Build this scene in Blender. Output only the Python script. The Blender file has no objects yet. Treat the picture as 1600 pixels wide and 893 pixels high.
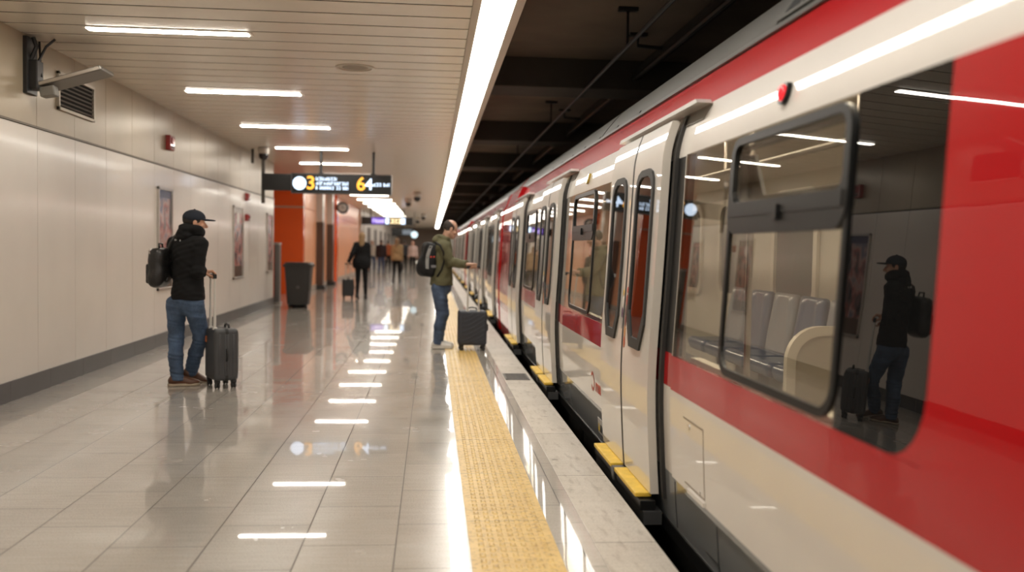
import bpy, bmesh, math, random
import numpy as np
from mathutils import Vector, Matrix
random.seed(7)
C = bpy.context.scene.collection
PI = math.pi
# ------------------------------------------------------------------ camera model (measured once from the photograph, 1600x893)
F, CX, CY, VX, VY, ROLL, CAMH = 1450.0, 800.0, 446.5, 675.0, 385.0, 0.014, 1.4
_d = np.array([VX-CX, -(VY-CY), -F]); _d /= np.linalg.norm(_d)
_u = np.array([math.sin(ROLL), math.cos(ROLL), 0.0]); _z = _u-_d*(_u@_d); _z /= np.linalg.norm(_z)
_x = np.cross(_d, _z); CAM = np.array([_x, _d, _z]); CO = np.array([0, 0, CAMH])
def at(px, py, ax, val):
    v = CAM @ np.array([px-CX, -(py-CY), -F]); t = (val-CO[ax])/v[ax]
    return CO+v*t
# ------------------------------------------------------------------ materials
MATS = {}
def mat(name, col, rough=0.5, metal=0.0, coat=0.0, spec=0.5, var=0.0, vscale=6.0, bump=0.0, bscale=200.0, emit=None, es=0.0, coatr=0.03):
    if name in MATS: return MATS[name]
    m = bpy.data.materials.new(name); m.use_nodes = True; nt = m.node_tree; b = nt.nodes['Principled BSDF']
    b.inputs['Base Color'].default_value = (*col, 1); b.inputs['Roughness'].default_value = rough
    b.inputs['Metallic'].default_value = metal; b.inputs['Coat Weight'].default_value = coat; b.inputs['Coat Roughness'].default_value = coatr
    b.inputs['Specular IOR Level'].default_value = spec
    if emit: b.inputs['Emission Color'].default_value = (*emit, 1); b.inputs['Emission Strength'].default_value = es
    tc = nt.nodes.new('ShaderNodeTexCoord')
    if var > 0:
        n = nt.nodes.new('ShaderNodeTexNoise'); n.inputs['Scale'].default_value = vscale; n.inputs['Detail'].default_value = 5
        nt.links.new(tc.outputs['Object'], n.inputs['Vector'])
        r = nt.nodes.new('ShaderNodeValToRGB'); r.color_ramp.elements[0].position = .3; r.color_ramp.elements[1].position = .7
        r.color_ramp.elements[0].color = (*[c*(1-var) for c in col], 1); r.color_ramp.elements[1].color = (*[min(1, c*(1+var)) for c in col], 1)
        nt.links.new(n.outputs['Fac'], r.inputs['Fac']); nt.links.new(r.outputs['Color'], b.inputs['Base Color'])
    if bump > 0:
        n2 = nt.nodes.new('ShaderNodeTexNoise'); n2.inputs['Scale'].default_value = bscale
        nt.links.new(tc.outputs['Object'], n2.inputs['Vector'])
        bn = nt.nodes.new('ShaderNodeBump'); bn.inputs['Strength'].default_value = bump; bn.inputs['Distance'].default_value = .01
        nt.links.new(n2.outputs['Fac'], bn.inputs['Height']); nt.links.new(bn.outputs['Normal'], b.inputs['Normal'])
    MATS[name] = m; return m
def emis(name, col, s):
    if name in MATS: return MATS[name]
    m = bpy.data.materials.new(name); m.use_nodes = True; nt = m.node_tree; nt.nodes.clear()
    e = nt.nodes.new('ShaderNodeEmission'); e.inputs[0].default_value = (*col, 1); e.inputs[1].default_value = s
    o = nt.nodes.new('ShaderNodeOutputMaterial'); nt.links.new(e.outputs[0], o.inputs[0]); MATS[name] = m
    try: m.cycles.emission_sampling = 'FRONT' if s > 3 else 'AUTO'
    except Exception: pass
    return m
def glassmat(name, tint, rough=0.0, ior=1.5):
    if name in MATS: return MATS[name]
    m = bpy.data.materials.new(name); m.use_nodes = True; nt = m.node_tree; nt.nodes.clear()
    t = nt.nodes.new('ShaderNodeBsdfTransparent'); t.inputs[0].default_value = (*tint, 1)
    g = nt.nodes.new('ShaderNodeBsdfGlossy'); g.inputs['Roughness'].default_value = rough; g.inputs[0].default_value = (1, 1, 1, 1)
    f = nt.nodes.new('ShaderNodeFresnel'); ge = nt.nodes.new('ShaderNodeNewGeometry')
    io = nt.nodes.new('ShaderNodeMix'); io.inputs[2].default_value = ior; io.inputs[3].default_value = 1/ior   # the same reflectance seen from either side of the thin pane
    nt.links.new(ge.outputs['Backfacing'], io.inputs[0]); nt.links.new(io.outputs[0], f.inputs[0])
    x = nt.nodes.new('ShaderNodeMixShader'); o = nt.nodes.new('ShaderNodeOutputMaterial')
    nt.links.new(f.outputs[0], x.inputs[0]); nt.links.new(t.outputs[0], x.inputs[1]); nt.links.new(g.outputs[0], x.inputs[2]); nt.links.new(x.outputs[0], o.inputs[0])
    MATS[name] = m; return m
class NT:
    """small node helper for the hand-made surfaces"""
    def __init__(s, name, rough=.5):
        s.m = bpy.data.materials.new(name); s.m.use_nodes = True; s.nt = s.m.node_tree; s.b = s.nt.nodes['Principled BSDF']
        s.b.inputs['Roughness'].default_value = rough; MATS[name] = s.m
    def n(s, t, **k):
        q = s.nt.nodes.new('ShaderNode'+t)
        for a, v in k.items(): setattr(q, a, v)
        return q
    def l(s, a, b): s.nt.links.new(a, b)
    def math(s, op, a, b=None):
        q = s.n('Math', operation=op)
        for i, v in enumerate((a, b)):
            if v is None: continue
            if isinstance(v, (int, float)): q.inputs[i].default_value = v
            else: s.l(v, q.inputs[i])
        return q.outputs[0]
    def ramp(s, fac, stops):
        r = s.n('ValToRGB'); e = r.color_ramp.elements
        while len(e) < len(stops): e.new(.5)
        for q, (p, c) in zip(e, stops): q.position = p; q.color = (*c, 1)
        s.l(fac, r.inputs['Fac']); return r.outputs['Color']
    def mix(s, fac, a, b, mode='MIX'):
        q = s.n('Mix', data_type='RGBA', blend_type=mode)
        if isinstance(fac, (int, float)): q.inputs[0].default_value = fac
        else: s.l(fac, q.inputs[0])
        for i, v in ((6, a), (7, b)):
            if isinstance(v, tuple): q.inputs[i].default_value = (*v, 1)
            else: s.l(v, q.inputs[i])
        return q.outputs[2]
    def noise(s, vec, scale, detail=3):
        q = s.n('TexNoise'); q.inputs['Scale'].default_value = scale; q.inputs['Detail'].default_value = detail
        s.l(vec, q.inputs['Vector']); return q.outputs['Fac']

# ------------------------------------------------------------------ mesh helpers
def worldloc(o):
    v = Vector((0, 0, 0))
    while o is not None: v += o.location; o = o.parent
    return v
def link(o, parent):
    C.objects.link(o)
    if parent is not None: o.parent = parent
    return o
def obj(name, bm, m, parent=None, smooth=False, loc=None):
    """bm is in world coordinates; the object's origin goes to loc (or the middle of its base)"""
    me = bpy.data.meshes.new(name)
    if loc is None:
        co = [v.co for v in bm.verts]
        loc = Vector((sum(c.x for c in co)/len(co), sum(c.y for c in co)/len(co), min(c.z for c in co)))
    loc = Vector(loc)
    bmesh.ops.translate(bm, verts=bm.verts, vec=-loc)
    bm.to_mesh(me); bm.free()
    for q in (m if isinstance(m, (list, tuple)) else [m]): me.materials.append(q)
    if smooth:
        for p in me.polygons: p.use_smooth = True
    o = bpy.data.objects.new(name, me); link(o, parent)
    o.location = loc - (worldloc(parent) if parent is not None else Vector((0, 0, 0)))
    return o
def empty(name, loc):
    o = bpy.data.objects.new(name, None); C.objects.link(o); o.location = loc; o.empty_display_size = .1; return o
def tag(o, label, cat, group=None, kind=None):
    o['label'] = label; o['category'] = cat
    if group: o['group'] = group
    if kind: o['kind'] = kind
    return o
def thing(name, loc, label, cat, group=None): return tag(empty(name, loc), label, cat, group)
def struct(o): o['kind'] = 'structure'; return o
def copy_tree(o, parent=None):
    c = o.copy(); C.objects.link(c); c.parent = parent
    for ch in list(o.children): copy_tree(ch, c)
    return c
def BM(): return bmesh.new()
def box(bm, x0, x1, y0, y1, z0, z1, mi=0, bev=0.0, seg=2, rot=None, piv=None):
    r = bmesh.ops.create_cube(bm, size=1)['verts']
    for v in r: v.co = Vector(((x0+x1)/2+v.co.x*(x1-x0), (y0+y1)/2+v.co.y*(y1-y0), (z0+z1)/2+v.co.z*(z1-z0)))
    fs = set(f for v in r for f in v.link_faces)
    if bev > 0:
        es = set(e for f in fs for e in f.edges)
        g = bmesh.ops.bevel(bm, geom=list(es), offset=bev, segments=seg, affect='EDGES', profile=.5)
        fs = set(f for f in fs if f.is_valid) | set(g['faces'])
    for f in fs: f.material_index = mi
    if rot is not None:
        vs = set(v for f in fs for v in f.verts)
        p = Vector(piv) if piv is not None else Vector(((x0+x1)/2, (y0+y1)/2, (z0+z1)/2))
        for v in vs: v.co = p + rot @ (v.co-p)
    return fs
def open_top(bm):   # a lamp cover sits against its housing: no top face
    bm.normal_update(); bmesh.ops.delete(bm, geom=[f for f in bm.faces if f.normal.z > .9], context='FACES_ONLY')
def tube(bm, pts, r, seg=8, mi=0, caps=True):
    pts = [Vector(p) for p in pts]; rs = r if isinstance(r, (list, tuple)) else [r]*len(pts); rings = []
    n = None
    for i, p in enumerate(pts):
        t = (pts[min(i+1, len(pts)-1)]-pts[max(i-1, 0)]).normalized()
        if n is None:
            n = t.orthogonal().normalized()
        else:
            n = (n-t*n.dot(t)); n = n.normalized() if n.length > 1e-6 else t.orthogonal().normalized()
        b = t.cross(n)
        rings.append([bm.verts.new(p+(n*math.cos(a)+b*math.sin(a))*rs[i]) for a in [2*PI*k/seg for k in range(seg)]])
    for a, b in zip(rings, rings[1:]):
        for k in range(seg):
            f = bm.faces.new((a[k], a[(k+1) % seg], b[(k+1) % seg], b[k])); f.material_index = mi
    if caps:
        f = bm.faces.new(rings[0][::-1]); f.material_index = mi; f = bm.faces.new(rings[-1]); f.material_index = mi
def lathe(bm, prof, cx, cy, seg=32, mi=0, axis='z', cz=0):
    """prof: (r, h) along the axis through (cx, cy)"""
    rings = []
    for r, h in prof:
        ring = []
        for k in range(seg):
            a = 2*PI*k/seg; c, s = math.cos(a)*max(r, 1e-4), math.sin(a)*max(r, 1e-4)
            p = (cx+c, cy+s, h) if axis == 'z' else ((h, cx+c, cz+s) if axis == 'x' else (cx+c, h, cz+s))
            ring.append(bm.verts.new(p))
        rings.append(ring)
    for a, b in zip(rings, rings[1:]):
        for k in range(seg):
            f = bm.faces.new((a[k], a[(k+1) % seg], b[(k+1) % seg], b[k])); f.material_index = mi
    for ring in (rings[0][::-1], rings[-1]):
        f = bm.faces.new(ring); f.material_index = mi
    bmesh.ops.recalc_face_normals(bm, faces=bm.faces)
def prism(bm, poly, ax, a0, a1, mi=0):
    """extrude a polygon given in the two other axes along axis ax"""
    def mk(p, a):
        q = list(p); q.insert(ax, a); return bm.verts.new(q)
    A = [mk(p, a0) for p in poly]; B = [mk(p, a1) for p in poly]; n = len(poly); fs = [bm.faces.new(A), bm.faces.new(B[::-1])]
    for i in range(n): fs.append(bm.faces.new((A[i], B[i], B[(i+1) % n], A[(i+1) % n])))
    for f in fs: f.material_index = mi
    bmesh.ops.recalc_face_normals(bm, faces=fs)
    return fs
def rrect(a0, a1, b0, b1, r, n=6):
    out = []
    for ca, cb, s in ((a1-r, b1-r, 0), (a0+r, b1-r, 1), (a0+r, b0+r, 2), (a1-r, b0+r, 3)):
        for k in range(n+1):
            t = (s+k/n)*PI/2; out.append((ca+r*math.cos(t), cb+r*math.sin(t)))
    return out
def text_mesh(body, size, extrude=.002, bold=0.0, align='CENTER'):
    cu = bpy.data.curves.new('lettering', 'FONT'); cu.body = body; cu.size = size; cu.extrude = extrude; cu.align_x = align; cu.align_y = 'CENTER'; cu.offset = bold
    o = bpy.data.objects.new('lettering', cu); C.objects.link(o); bpy.context.view_layer.update()
    me = bpy.data.meshes.new_from_object(o.evaluated_get(bpy.context.evaluated_depsgraph_get()))
    bpy.data.objects.remove(o); bpy.data.curves.remove(cu); return me
def place_text(name, body, size, origin, right, up, m, parent, bold=0.0, extrude=.002, sx=1.0):
    me = text_mesh(body, size, extrude, bold); r = Vector(right).normalized(); u = Vector(up).normalized(); n = r.cross(u)
    o0 = Vector(origin); loc = o0
    me.transform(Matrix(((r.x*sx, u.x, n.x, 0), (r.y*sx, u.y, n.y, 0), (r.z*sx, u.z, n.z, 0), (0, 0, 0, 1))))
    me.materials.clear(); me.materials.append(m)
    o = bpy.data.objects.new(name, me); link(o, parent); o.location = loc-worldloc(parent); return o

# ------------------------------------------------------------------ implicit surfaces for bodies and cloth
def V3(p): return np.array([p[0], p[1], p[2]], float)
def f_cap(a, b, r1, r2=None):
    a, b = V3(a), V3(b); r2 = r1 if r2 is None else r2; ba = b-a; L = max(ba@ba, 1e-9)
    def f(P):
        t = np.clip(((P-a)@ba)/L, 0, 1); return np.linalg.norm(P-a-t[:, None]*ba, axis=1)-(r1+(r2-r1)*t)
    return f
def f_ell(c, r, R=None):
    c, r = V3(c), V3(r)
    def f(P):
        q = P-c
        if R is not None: q = q @ R
        k1 = np.linalg.norm(q/r, axis=1); k2 = np.linalg.norm(q/(r*r), axis=1)
        return np.where(k2 > 1e-9, k1*(k1-1)/np.maximum(k2, 1e-9), -min(r))
    return f
def f_rbox(c, h, rad, R=None):
    c, h = V3(c), V3(h)-rad
    def f(P):
        q = P-c
        if R is not None: q = q @ R
        q = np.abs(q)-h
        return np.linalg.norm(np.maximum(q, 0), axis=1)+np.minimum(q.max(1), 0)-rad
    return f
def f_plane(p, n):   # negative on the side the normal points away from
    p, n = V3(p), V3(n); n = n/np.linalg.norm(n)
    return lambda P: (P-p)@n
class S:
    def __init__(s): s.ops = []
    def u(s, f, k=.02): s.ops.append(('u', f, k)); return s
    def i(s, f): s.ops.append(('i', f, 0)); return s
    def sub(s, f, k=.0): s.ops.append(('s', f, k)); return s
    def fold(s, amp, freq, seed, zbias=1.0):
        rg = np.random.RandomState(seed); W = rg.randn(7, 3)*freq*np.array([.6, .6, zbias]); ph = rg.rand(7)*6.3
        s.ops.append(('d', lambda P: amp*np.sin(P@W.T+ph+1.5*np.sin(P@W[::-1].T*.5)).mean(1)*2.0, 0)); return s
    def __call__(s, P):
        d = np.full(len(P), 10.0)
        for op, f, k in s.ops:
            v = f(P)
            if op == 'u':
                if k <= 0: d = np.minimum(d, v)
                else:
                    h = np.clip(.5+.5*(v-d)/k, 0, 1); d = v*(1-h)+d*h-k*h*(1-h)
            elif op == 'i': d = np.maximum(d, v)
            elif op == 's':
                if k <= 0: d = np.maximum(d, -v)
                else:
                    h = np.clip(.5-.5*(v+d)/k, 0, 1); d = d*(1-h)-v*h+k*h*(1-h)
            else: d = d+v
        return d
def polygonize(sdf, lo, hi, h):
    lo = np.array(lo, float)-2*h; hi = np.array(hi, float)+2*h
    st = 4; n = (np.ceil((hi-lo)/h/st).astype(int)+1)*st+1
    Vg = np.full(n, 1.0, np.float32)
    cn = (n-1)//st
    ci = np.stack(np.meshgrid(*[np.arange(c) for c in cn], indexing='ij'), -1).reshape(-1, 3)
    cc = lo+(ci*st+st/2)*h
    dv = np.concatenate([sdf(cc[k:k+200000]) for k in range(0, len(cc), 200000)])
    act = ci[np.abs(dv) < st*h*1.5+.012]; ina = ci[(np.abs(dv) >= st*h*1.5+.012) & (dv < 0)]
    loc = np.stack(np.meshgrid(*[np.arange(st+1)]*3, indexing='ij'), -1).reshape(-1, 3)
    for blk, fill in ((ina, True), (act, False)):
        for k in range(0, len(blk), 1500):
            g = (blk[k:k+1500, None, :]*st+loc[None]).reshape(-1, 3)
            Vg[g[:, 0], g[:, 1], g[:, 2]] = -1.0 if fill else sdf(lo+g*h)
    ins = Vg < 0; cs = n-1; tot = int(np.prod(cs))
    acc = np.zeros((tot, 3)); cnt = np.zeros(tot); quads = []
    def cid(c): return (c[:, 0]*cs[1]+c[:, 1])*cs[2]+c[:, 2]
    store = []
    for ax in range(3):
        sl0 = [slice(None)]*3; sl1 = [slice(None)]*3; sl0[ax] = slice(0, -1); sl1[ax] = slice(1, None)
        cr = np.argwhere(ins[tuple(sl0)] != ins[tuple(sl1)])
        if not len(cr): continue
        nx = cr.copy(); nx[:, ax] += 1
        v0 = Vg[cr[:, 0], cr[:, 1], cr[:, 2]]; v1 = Vg[nx[:, 0], nx[:, 1], nx[:, 2]]
        pos = cr.astype(float); pos[:, ax] += v0/(v0-v1)
        b, c = (ax+1) % 3, (ax+2) % 3; cells = []; ok = np.ones(len(cr), bool)
        for db, dc in ((0, 0), (-1, 0), (-1, -1), (0, -1)):
            q = cr.copy(); q[:, b] += db; q[:, c] += dc
            ok &= (q >= 0).all(1) & (q < cs).all(1); cells.append(q)
        cells = [q[ok] for q in cells]; pos = pos[ok]; neg = (v0 < 0)[ok]
        ids = [cid(q) for q in cells]
        for q in ids:
            for d_ in range(3): acc[:, d_] += np.bincount(q, pos[:, d_], tot)
            cnt += np.bincount(q, minlength=tot)
        Q = np.stack(ids, 1); Q[~neg] = Q[~neg][:, ::-1]; store.append(Q)
    if not store: return np.zeros((0, 3)), np.zeros((0, 4), int)
    used = np.nonzero(cnt)[0]; remap = np.full(tot, -1); remap[used] = np.arange(len(used))
    verts = lo+acc[used]/cnt[used][:, None]*h
    return verts, remap[np.concatenate(store)]
def sobj(name, sdf, lo, hi, h, m, parent=None, loc=None):
    v, q = polygonize(sdf, lo, hi, h)
    if loc is None: loc = ((v[:, 0].min()+v[:, 0].max())/2, (v[:, 1].min()+v[:, 1].max())/2, v[:, 2].min())
    me = bpy.data.meshes.new(name); me.from_pydata((v-np.array(loc)).tolist(), [], q.tolist()); me.validate()
    me.polygons.foreach_set('use_smooth', [True]*len(me.polygons)); me.materials.append(m)
    o = bpy.data.objects.new(name, me); link(o, parent); o.location = Vector(loc)-(worldloc(parent) if parent is not None else Vector((0, 0, 0)))
    return o
# ------------------------------------------------------------------ surfaces of the station
WX, CZ, YB, YF = -3.62, 3.22, -7.0, 96.0          # left wall plane, ceiling height, near and far ends of the platform
EDGE, TRACKZ = 1.095, -1.05
def floor_mat(name, base, lw=.435, ll=.65, ph=.15, mortar=.0028, jointcol=(.12, .105, .09), r0=.07, r1=.2, coat=0.0, stains=False):
    t = NT(name); geo = t.n('NewGeometry'); sep = t.n('SeparateXYZ'); t.l(geo.outputs['Position'], sep.inputs[0])
    cmb = t.n('CombineXYZ'); t.l(t.math('ADD', sep.outputs['Y'], .22), cmb.inputs[0]); t.l(t.math('ADD', sep.outputs['X'], ph), cmb.inputs[1])
    br = t.n('TexBrick'); br.offset = .5; br.inputs['Scale'].default_value = 1; br.inputs['Brick Width'].default_value = ll; br.inputs['Row Height'].default_value = lw
    br.inputs['Mortar Size'].default_value = mortar; br.inputs['Mortar Smooth'].default_value = .3; br.inputs['Bias'].default_value = 0
    br.inputs['Color1'].default_value = (*[c*.93 for c in base], 1); br.inputs['Color2'].default_value = (*[c*1.05 for c in base], 1); br.inputs['Mortar'].default_value = (*jointcol, 1)
    t.l(cmb.outputs[0], br.inputs['Vector'])
    sp = t.noise(geo.outputs['Position'], 140, 2)
    spk = t.ramp(sp, [(.3, (.74, .74, .74)), (.5, (.98, .98, .98)), (.72, (1.0, 1.0, 1.0)), (.78, (1.12, 1.1, 1.08))])
    c = t.mix(1.0, br.outputs['Color'], spk, 'MULTIPLY');
    big = t.ramp(t.noise(geo.outputs['Position'], .9, 4), [(.3, (.9, .89, .88)), (.7, (1.04, 1.04, 1.04))])
    c = t.mix(1.0, c, big, 'MULTIPLY')
    mp = t.n('Mapping'); mp.inputs['Scale'].default_value = (3, 40, 1); t.l(geo.outputs['Position'], mp.inputs[0])
    stn = t.ramp(t.noise(mp.outputs[0], 1.0, 4), [(.42, (.9, .89, .87)), (.6, (1.02, 1.02, 1.02))]); c = t.mix(.5, c, t.mix(1.0, c, stn, 'MULTIPLY'))
    if stains:
        m2 = t.n('Mapping'); m2.inputs['Scale'].default_value = (22, 5, 1); t.l(geo.outputs['Position'], m2.inputs[0])
        c = t.mix(1.0, c, t.ramp(t.noise(m2.outputs[0], 1.0, 5), [(.3, (.72, .69, .66)), (.46, (1, 1, 1)), (.6, (1, 1, 1)), (.75, (.86, .84, .82))]), 'MULTIPLY')
        c = t.mix(1.0, c, t.ramp(t.noise(geo.outputs['Position'], 9, 3), [(.24, (.45, .42, .4)), (.33, (1, 1, 1))]), 'MULTIPLY')
    t.l(c, t.b.inputs['Base Color'])
    rr = t.n('MapRange'); t.l(t.noise(geo.outputs['Position'], 2.2, 4), rr.inputs[0]); rr.inputs[1].default_value = .3; rr.inputs[2].default_value = .7; rr.inputs[3].default_value = r0; rr.inputs[4].default_value = r1
    t.l(t.math('ADD', rr.outputs[0], t.math('MULTIPLY', br.outputs['Fac'], .4)), t.b.inputs['Roughness'])
    t.b.inputs['Coat Weight'].default_value = coat; t.b.inputs['Coat Roughness'].default_value = .022
    bm_ = t.n('Bump'); bm_.inputs['Strength'].default_value = .25; bm_.inputs['Distance'].default_value = .003; bm_.invert = True
    t.l(br.outputs['Fac'], bm_.inputs['Height']); t.l(bm_.outputs[0], t.b.inputs['Normal'])
    return t.m
M_floor = floor_mat('polished_stone_tiles', (.44, .405, .36), r0=.18, r1=.28, coat=.6, jointcol=(.10, .085, .07), mortar=.004)
M_cop = floor_mat('edge_stone', (.56, .515, .455), lw=40, ll=1.3, ph=20.3, mortar=.003, r0=.32, r1=.5, stains=True)
def tactile_mat():
    t = NT('yellow_tactile', .45); geo = t.n('NewGeometry'); sep = t.n('SeparateXYZ'); t.l(geo.outputs['Position'], sep.inputs[0])
    base = t.ramp(t.noise(geo.outputs['Position'], 5, 4), [(.3, (.56, .37, .11)), (.7, (.67, .465, .155))])
    dirt = t.ramp(t.noise(geo.outputs['Position'], 38, 4), [(.32, (.62, .58, .52)), (.5, (1, 1, 1))]); c = t.mix(1.0, base, dirt, 'MULTIPLY')
    y = t.math('ADD', sep.outputs['Y'], .32); fr = t.math('FRACT', t.math('DIVIDE', y, 1.0)); seam = t.math('LESS_THAN', fr, .008)
    c = t.mix(seam, c, (.25, .17, .06)); t.l(c, t.b.inputs['Base Color']); return t.m
M_tac = tactile_mat()
# floor: the tiled platform, with its concrete body under it
b = BM(); box(b, WX-.05, .79, YB, YF, -.3, 0); struct(obj('floor', b, M_floor, loc=(-1, 20, 0)))
b = BM(); box(b, WX-3.0, WX-.05, 21.72, 26.6, -.3, -.001); struct(obj('floor_side_passage', b, M_floor))
b = BM(); box(b, .79, EDGE, YB, YF, -.3, .002, bev=.004); struct(obj('floor_edge_stones', b, M_cop))
b = BM(); box(b, .79, EDGE-.03, YB, YF, TRACKZ, -.3); struct(obj('wall_platform_face', b, mat('dark_concrete', (.05, .047, .043), .9, var=.3)))
b = BM(); box(b, .6, 5.6, YB, YF, TRACKZ-.15, TRACKZ); struct(obj('floor_track_bed', b, mat('ballast', (.035, .032, .03), .95, var=.4, vscale=40, bump=.8, bscale=30)))
# tactile strip: low bars in seven columns, one mesh
b = BM(); TX0, TX1 = .195, .605
box(b, TX0, TX1, YB, YF, .0, .004)
ncol = 7
for yi in range(int((26-2.2)/.075)):
    yy = 2.2+yi*.075
    for k in range(ncol):
        x = TX0+.03+(TX1-TX0-.06)*(k+.5)/ncol; hw, hl = .014, .026
        v = [b.verts.new(p) for p in ((x-hw, yy-hl, .004), (x+hw, yy-hl, .004), (x+hw, yy+hl, .004), (x-hw, yy+hl, .004), (x-hw*.5, yy-hl*.6, .0085), (x+hw*.5, yy-hl*.6, .0085), (x+hw*.5, yy+hl*.6, .0085), (x-hw*.5, yy+hl*.6, .0085))]
        for q in ((4, 5, 6, 7), (0, 1, 5, 4), (1, 2, 6, 5), (2, 3, 7, 6), (3, 0, 4, 7)): b.faces.new([v[i] for i in q])
struct(obj('floor_tactile_strip', b, M_tac))
# left wall: lower cream panels, upper satin panels, dark ledge line between; panel joints are real gaps
M_wl = mat('cream_wall_panel', (.70, .65, .59), .28, coat=.25, coatr=.1, var=.035, vscale=1.5)
M_wu = mat('beige_metal_panel', (.37, .305, .215), .3, metal=.15, var=.08, vscale=1.2)
M_dk = mat('joint_dark', (.09, .08, .07), .7)
M_bb = mat('grey_baseboard', (.058, .056, .054), .3, var=.12, vscale=3)
LEDGE, WY1 = 2.425, 21.7
b = BM(); box(b, WX-.25, WX-.02, YB, WY1, -.05, CZ+.05, 2)
seams = [8.0+.905*k for k in range(-17, 16)]; seams[-1] = WY1
for s0, s1 in zip(seams, seams[1:]):
    if s1 > WY1: s1 = WY1
    box(b, WX-.03, WX, s0+.003, s1-.003, .17, LEDGE-.012, 0); box(b, WX-.03, WX-.006, s0+.003, s1-.003, LEDGE+.012, CZ, 1)
struct(obj('wall_left', b, [M_wl, M_wu, M_dk], loc=(WX, 8, 0)))
b = BM(); box(b, WX-.02, WX+.012, YB, WY1, LEDGE-.008, LEDGE+.010); struct(obj('trim_1', b, mat('dark_trim', (.13, .105, .075), .45, metal=.3)))
b = BM()
for k in range(-8, 17):
    y0 = 8.3+.84*1.0*k*1.0; box(b, WX-.02, WX+.018, y0+.002, min(y0+.838, WY1), 0, .175)
struct(obj('baseboard_left', b, M_bb))
# the side passage with its orange end wall, then the salmon wall beyond
M_or = mat('orange_wall_panel', (.80, .115, .014), .25, coat=.3, coatr=.1, var=.08, vscale=.7)
M_sal = mat('salmon_wall_panel', (.85, .40, .21), .35, coat=.12, coatr=.12, var=.05, vscale=.8)
M_white = mat('white_panel', (.62, .58, .54), .4)
b = BM(); box(b, WX-3.0, WX, 26.6, 26.9, 0, CZ); box(b, WX-3.0, WX, 26.59, 26.6, 2.42, 2.47, 1); struct(obj('wall_orange_end', b, [M_or, mat('pale_line', (.5, .32, .22), .5)]))
b = BM(); box(b, WX-3.0, WX-.05, WY1-.25, WY1, 0, CZ); struct(obj('wall_passage_near', b, M_wl))
b = BM(); box(b, WX-3.1, WX-3.0, WY1-.3, 27, 0, CZ); struct(obj('wall_passage_back', b, M_or))
b = BM()
for k in range(18): box(b, WX-.25, WX+.0, 26.9+1.1*k+.004, 28.0+1.1*k-.004, .16, 2.42); box(b, WX-.25, WX, 26.9+1.1*k+.004, 28.0+1.1*k-.004, 2.44, CZ)
box(b, WX-.3, WX-.05, 26.9, 46.7, 0, CZ)
struct(obj('wall_salmon', b, M_sal))
b = BM(); box(b, WX-.02, WX+.02, 26.9, 46.7, 0, .16); struct(obj('baseboard_salmon', b, mat('pale_base', (.42, .36, .31), .35)))
b = BM(); box(b, WX-.3, WX+.1, 46.7, 47.2, 0, CZ); box(b, WX-.3, WX+.05, 49.4, YF, 0, CZ); box(b, WX-.3, WX, 47.2, 49.4, 2.2, CZ)
for k in range(6): box(b, WX+.05, WX+.09, 52+k*6, 54+k*6, 0, 2.4, 1)
struct(obj('wall_far_left', b, [M_white, mat('dark_recess', (.10, .08, .075), .6)]))
b = BM(); box(b, WX-.4, 5.6, YF, YF+.3, TRACKZ, 4.2); struct(obj('wall_far_end', b, mat('far_wall', (.60, .48, .40), .6)))
b = BM(); box(b, WX-.4, 5.6, YB-.3, YB, TRACKZ, 4.2); struct(obj('wall_near_end', b, M_wl))
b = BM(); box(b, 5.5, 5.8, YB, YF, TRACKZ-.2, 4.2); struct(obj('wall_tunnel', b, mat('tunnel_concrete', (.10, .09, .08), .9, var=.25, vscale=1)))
# ceiling: slats under a dark sheet, near-black strips painting shade into the joints
M_slat = mat('ceiling_slat', (.85, .79, .70), .27, metal=.1, var=.02)
SX1 = .28
b = BM(); pitch = .372
k = 0; y = YB
while y < 62:
    box(b, WX-.02, SX1, y, y+pitch-.034, CZ, CZ+.03, 0, bev=.003, seg=1); box(b, WX-.02, SX1, y+pitch-.036, y+pitch+.002, CZ+.005, CZ+.028, 1); y += pitch
box(b, WX-.02, SX1, y, YF, CZ, CZ+.03, 0)
box(b, WX-.2, SX1+.05, YB, YF, CZ+.09, CZ+.15, 1); box(b, WX-3.1, WX-.02, WY1-.3, 27, CZ, CZ+.1, 0)
struct(obj('ceiling', b, [M_slat, mat('ceiling_gap_shade', (.012, .011, .01), .9)], loc=(-1.5, 20, CZ)))
M_fas = mat('strip_housing', (.58, .52, .44), .4, metal=.2)
b = BM(); box(b, SX1, SX1+.06, YB, YF, CZ-.016, CZ+.2); box(b, .59, .66, YB, YF, CZ-.016, CZ+.62); box(b, SX1, .7, YB, YF, CZ+.1, CZ+.2)
struct(obj('trim_2', b, M_fas))
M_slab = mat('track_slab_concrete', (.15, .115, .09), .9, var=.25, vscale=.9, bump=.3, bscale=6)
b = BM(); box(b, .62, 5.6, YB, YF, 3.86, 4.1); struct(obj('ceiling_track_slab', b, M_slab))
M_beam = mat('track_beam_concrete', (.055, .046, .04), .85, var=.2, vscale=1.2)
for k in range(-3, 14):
    b = BM(); box(b, .66, 5.6, 12.0+6.1*k, 12.75+6.1*k, 3.48, 3.86, bev=.01); struct(obj('ceiling_beam', b, M_beam))
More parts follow.
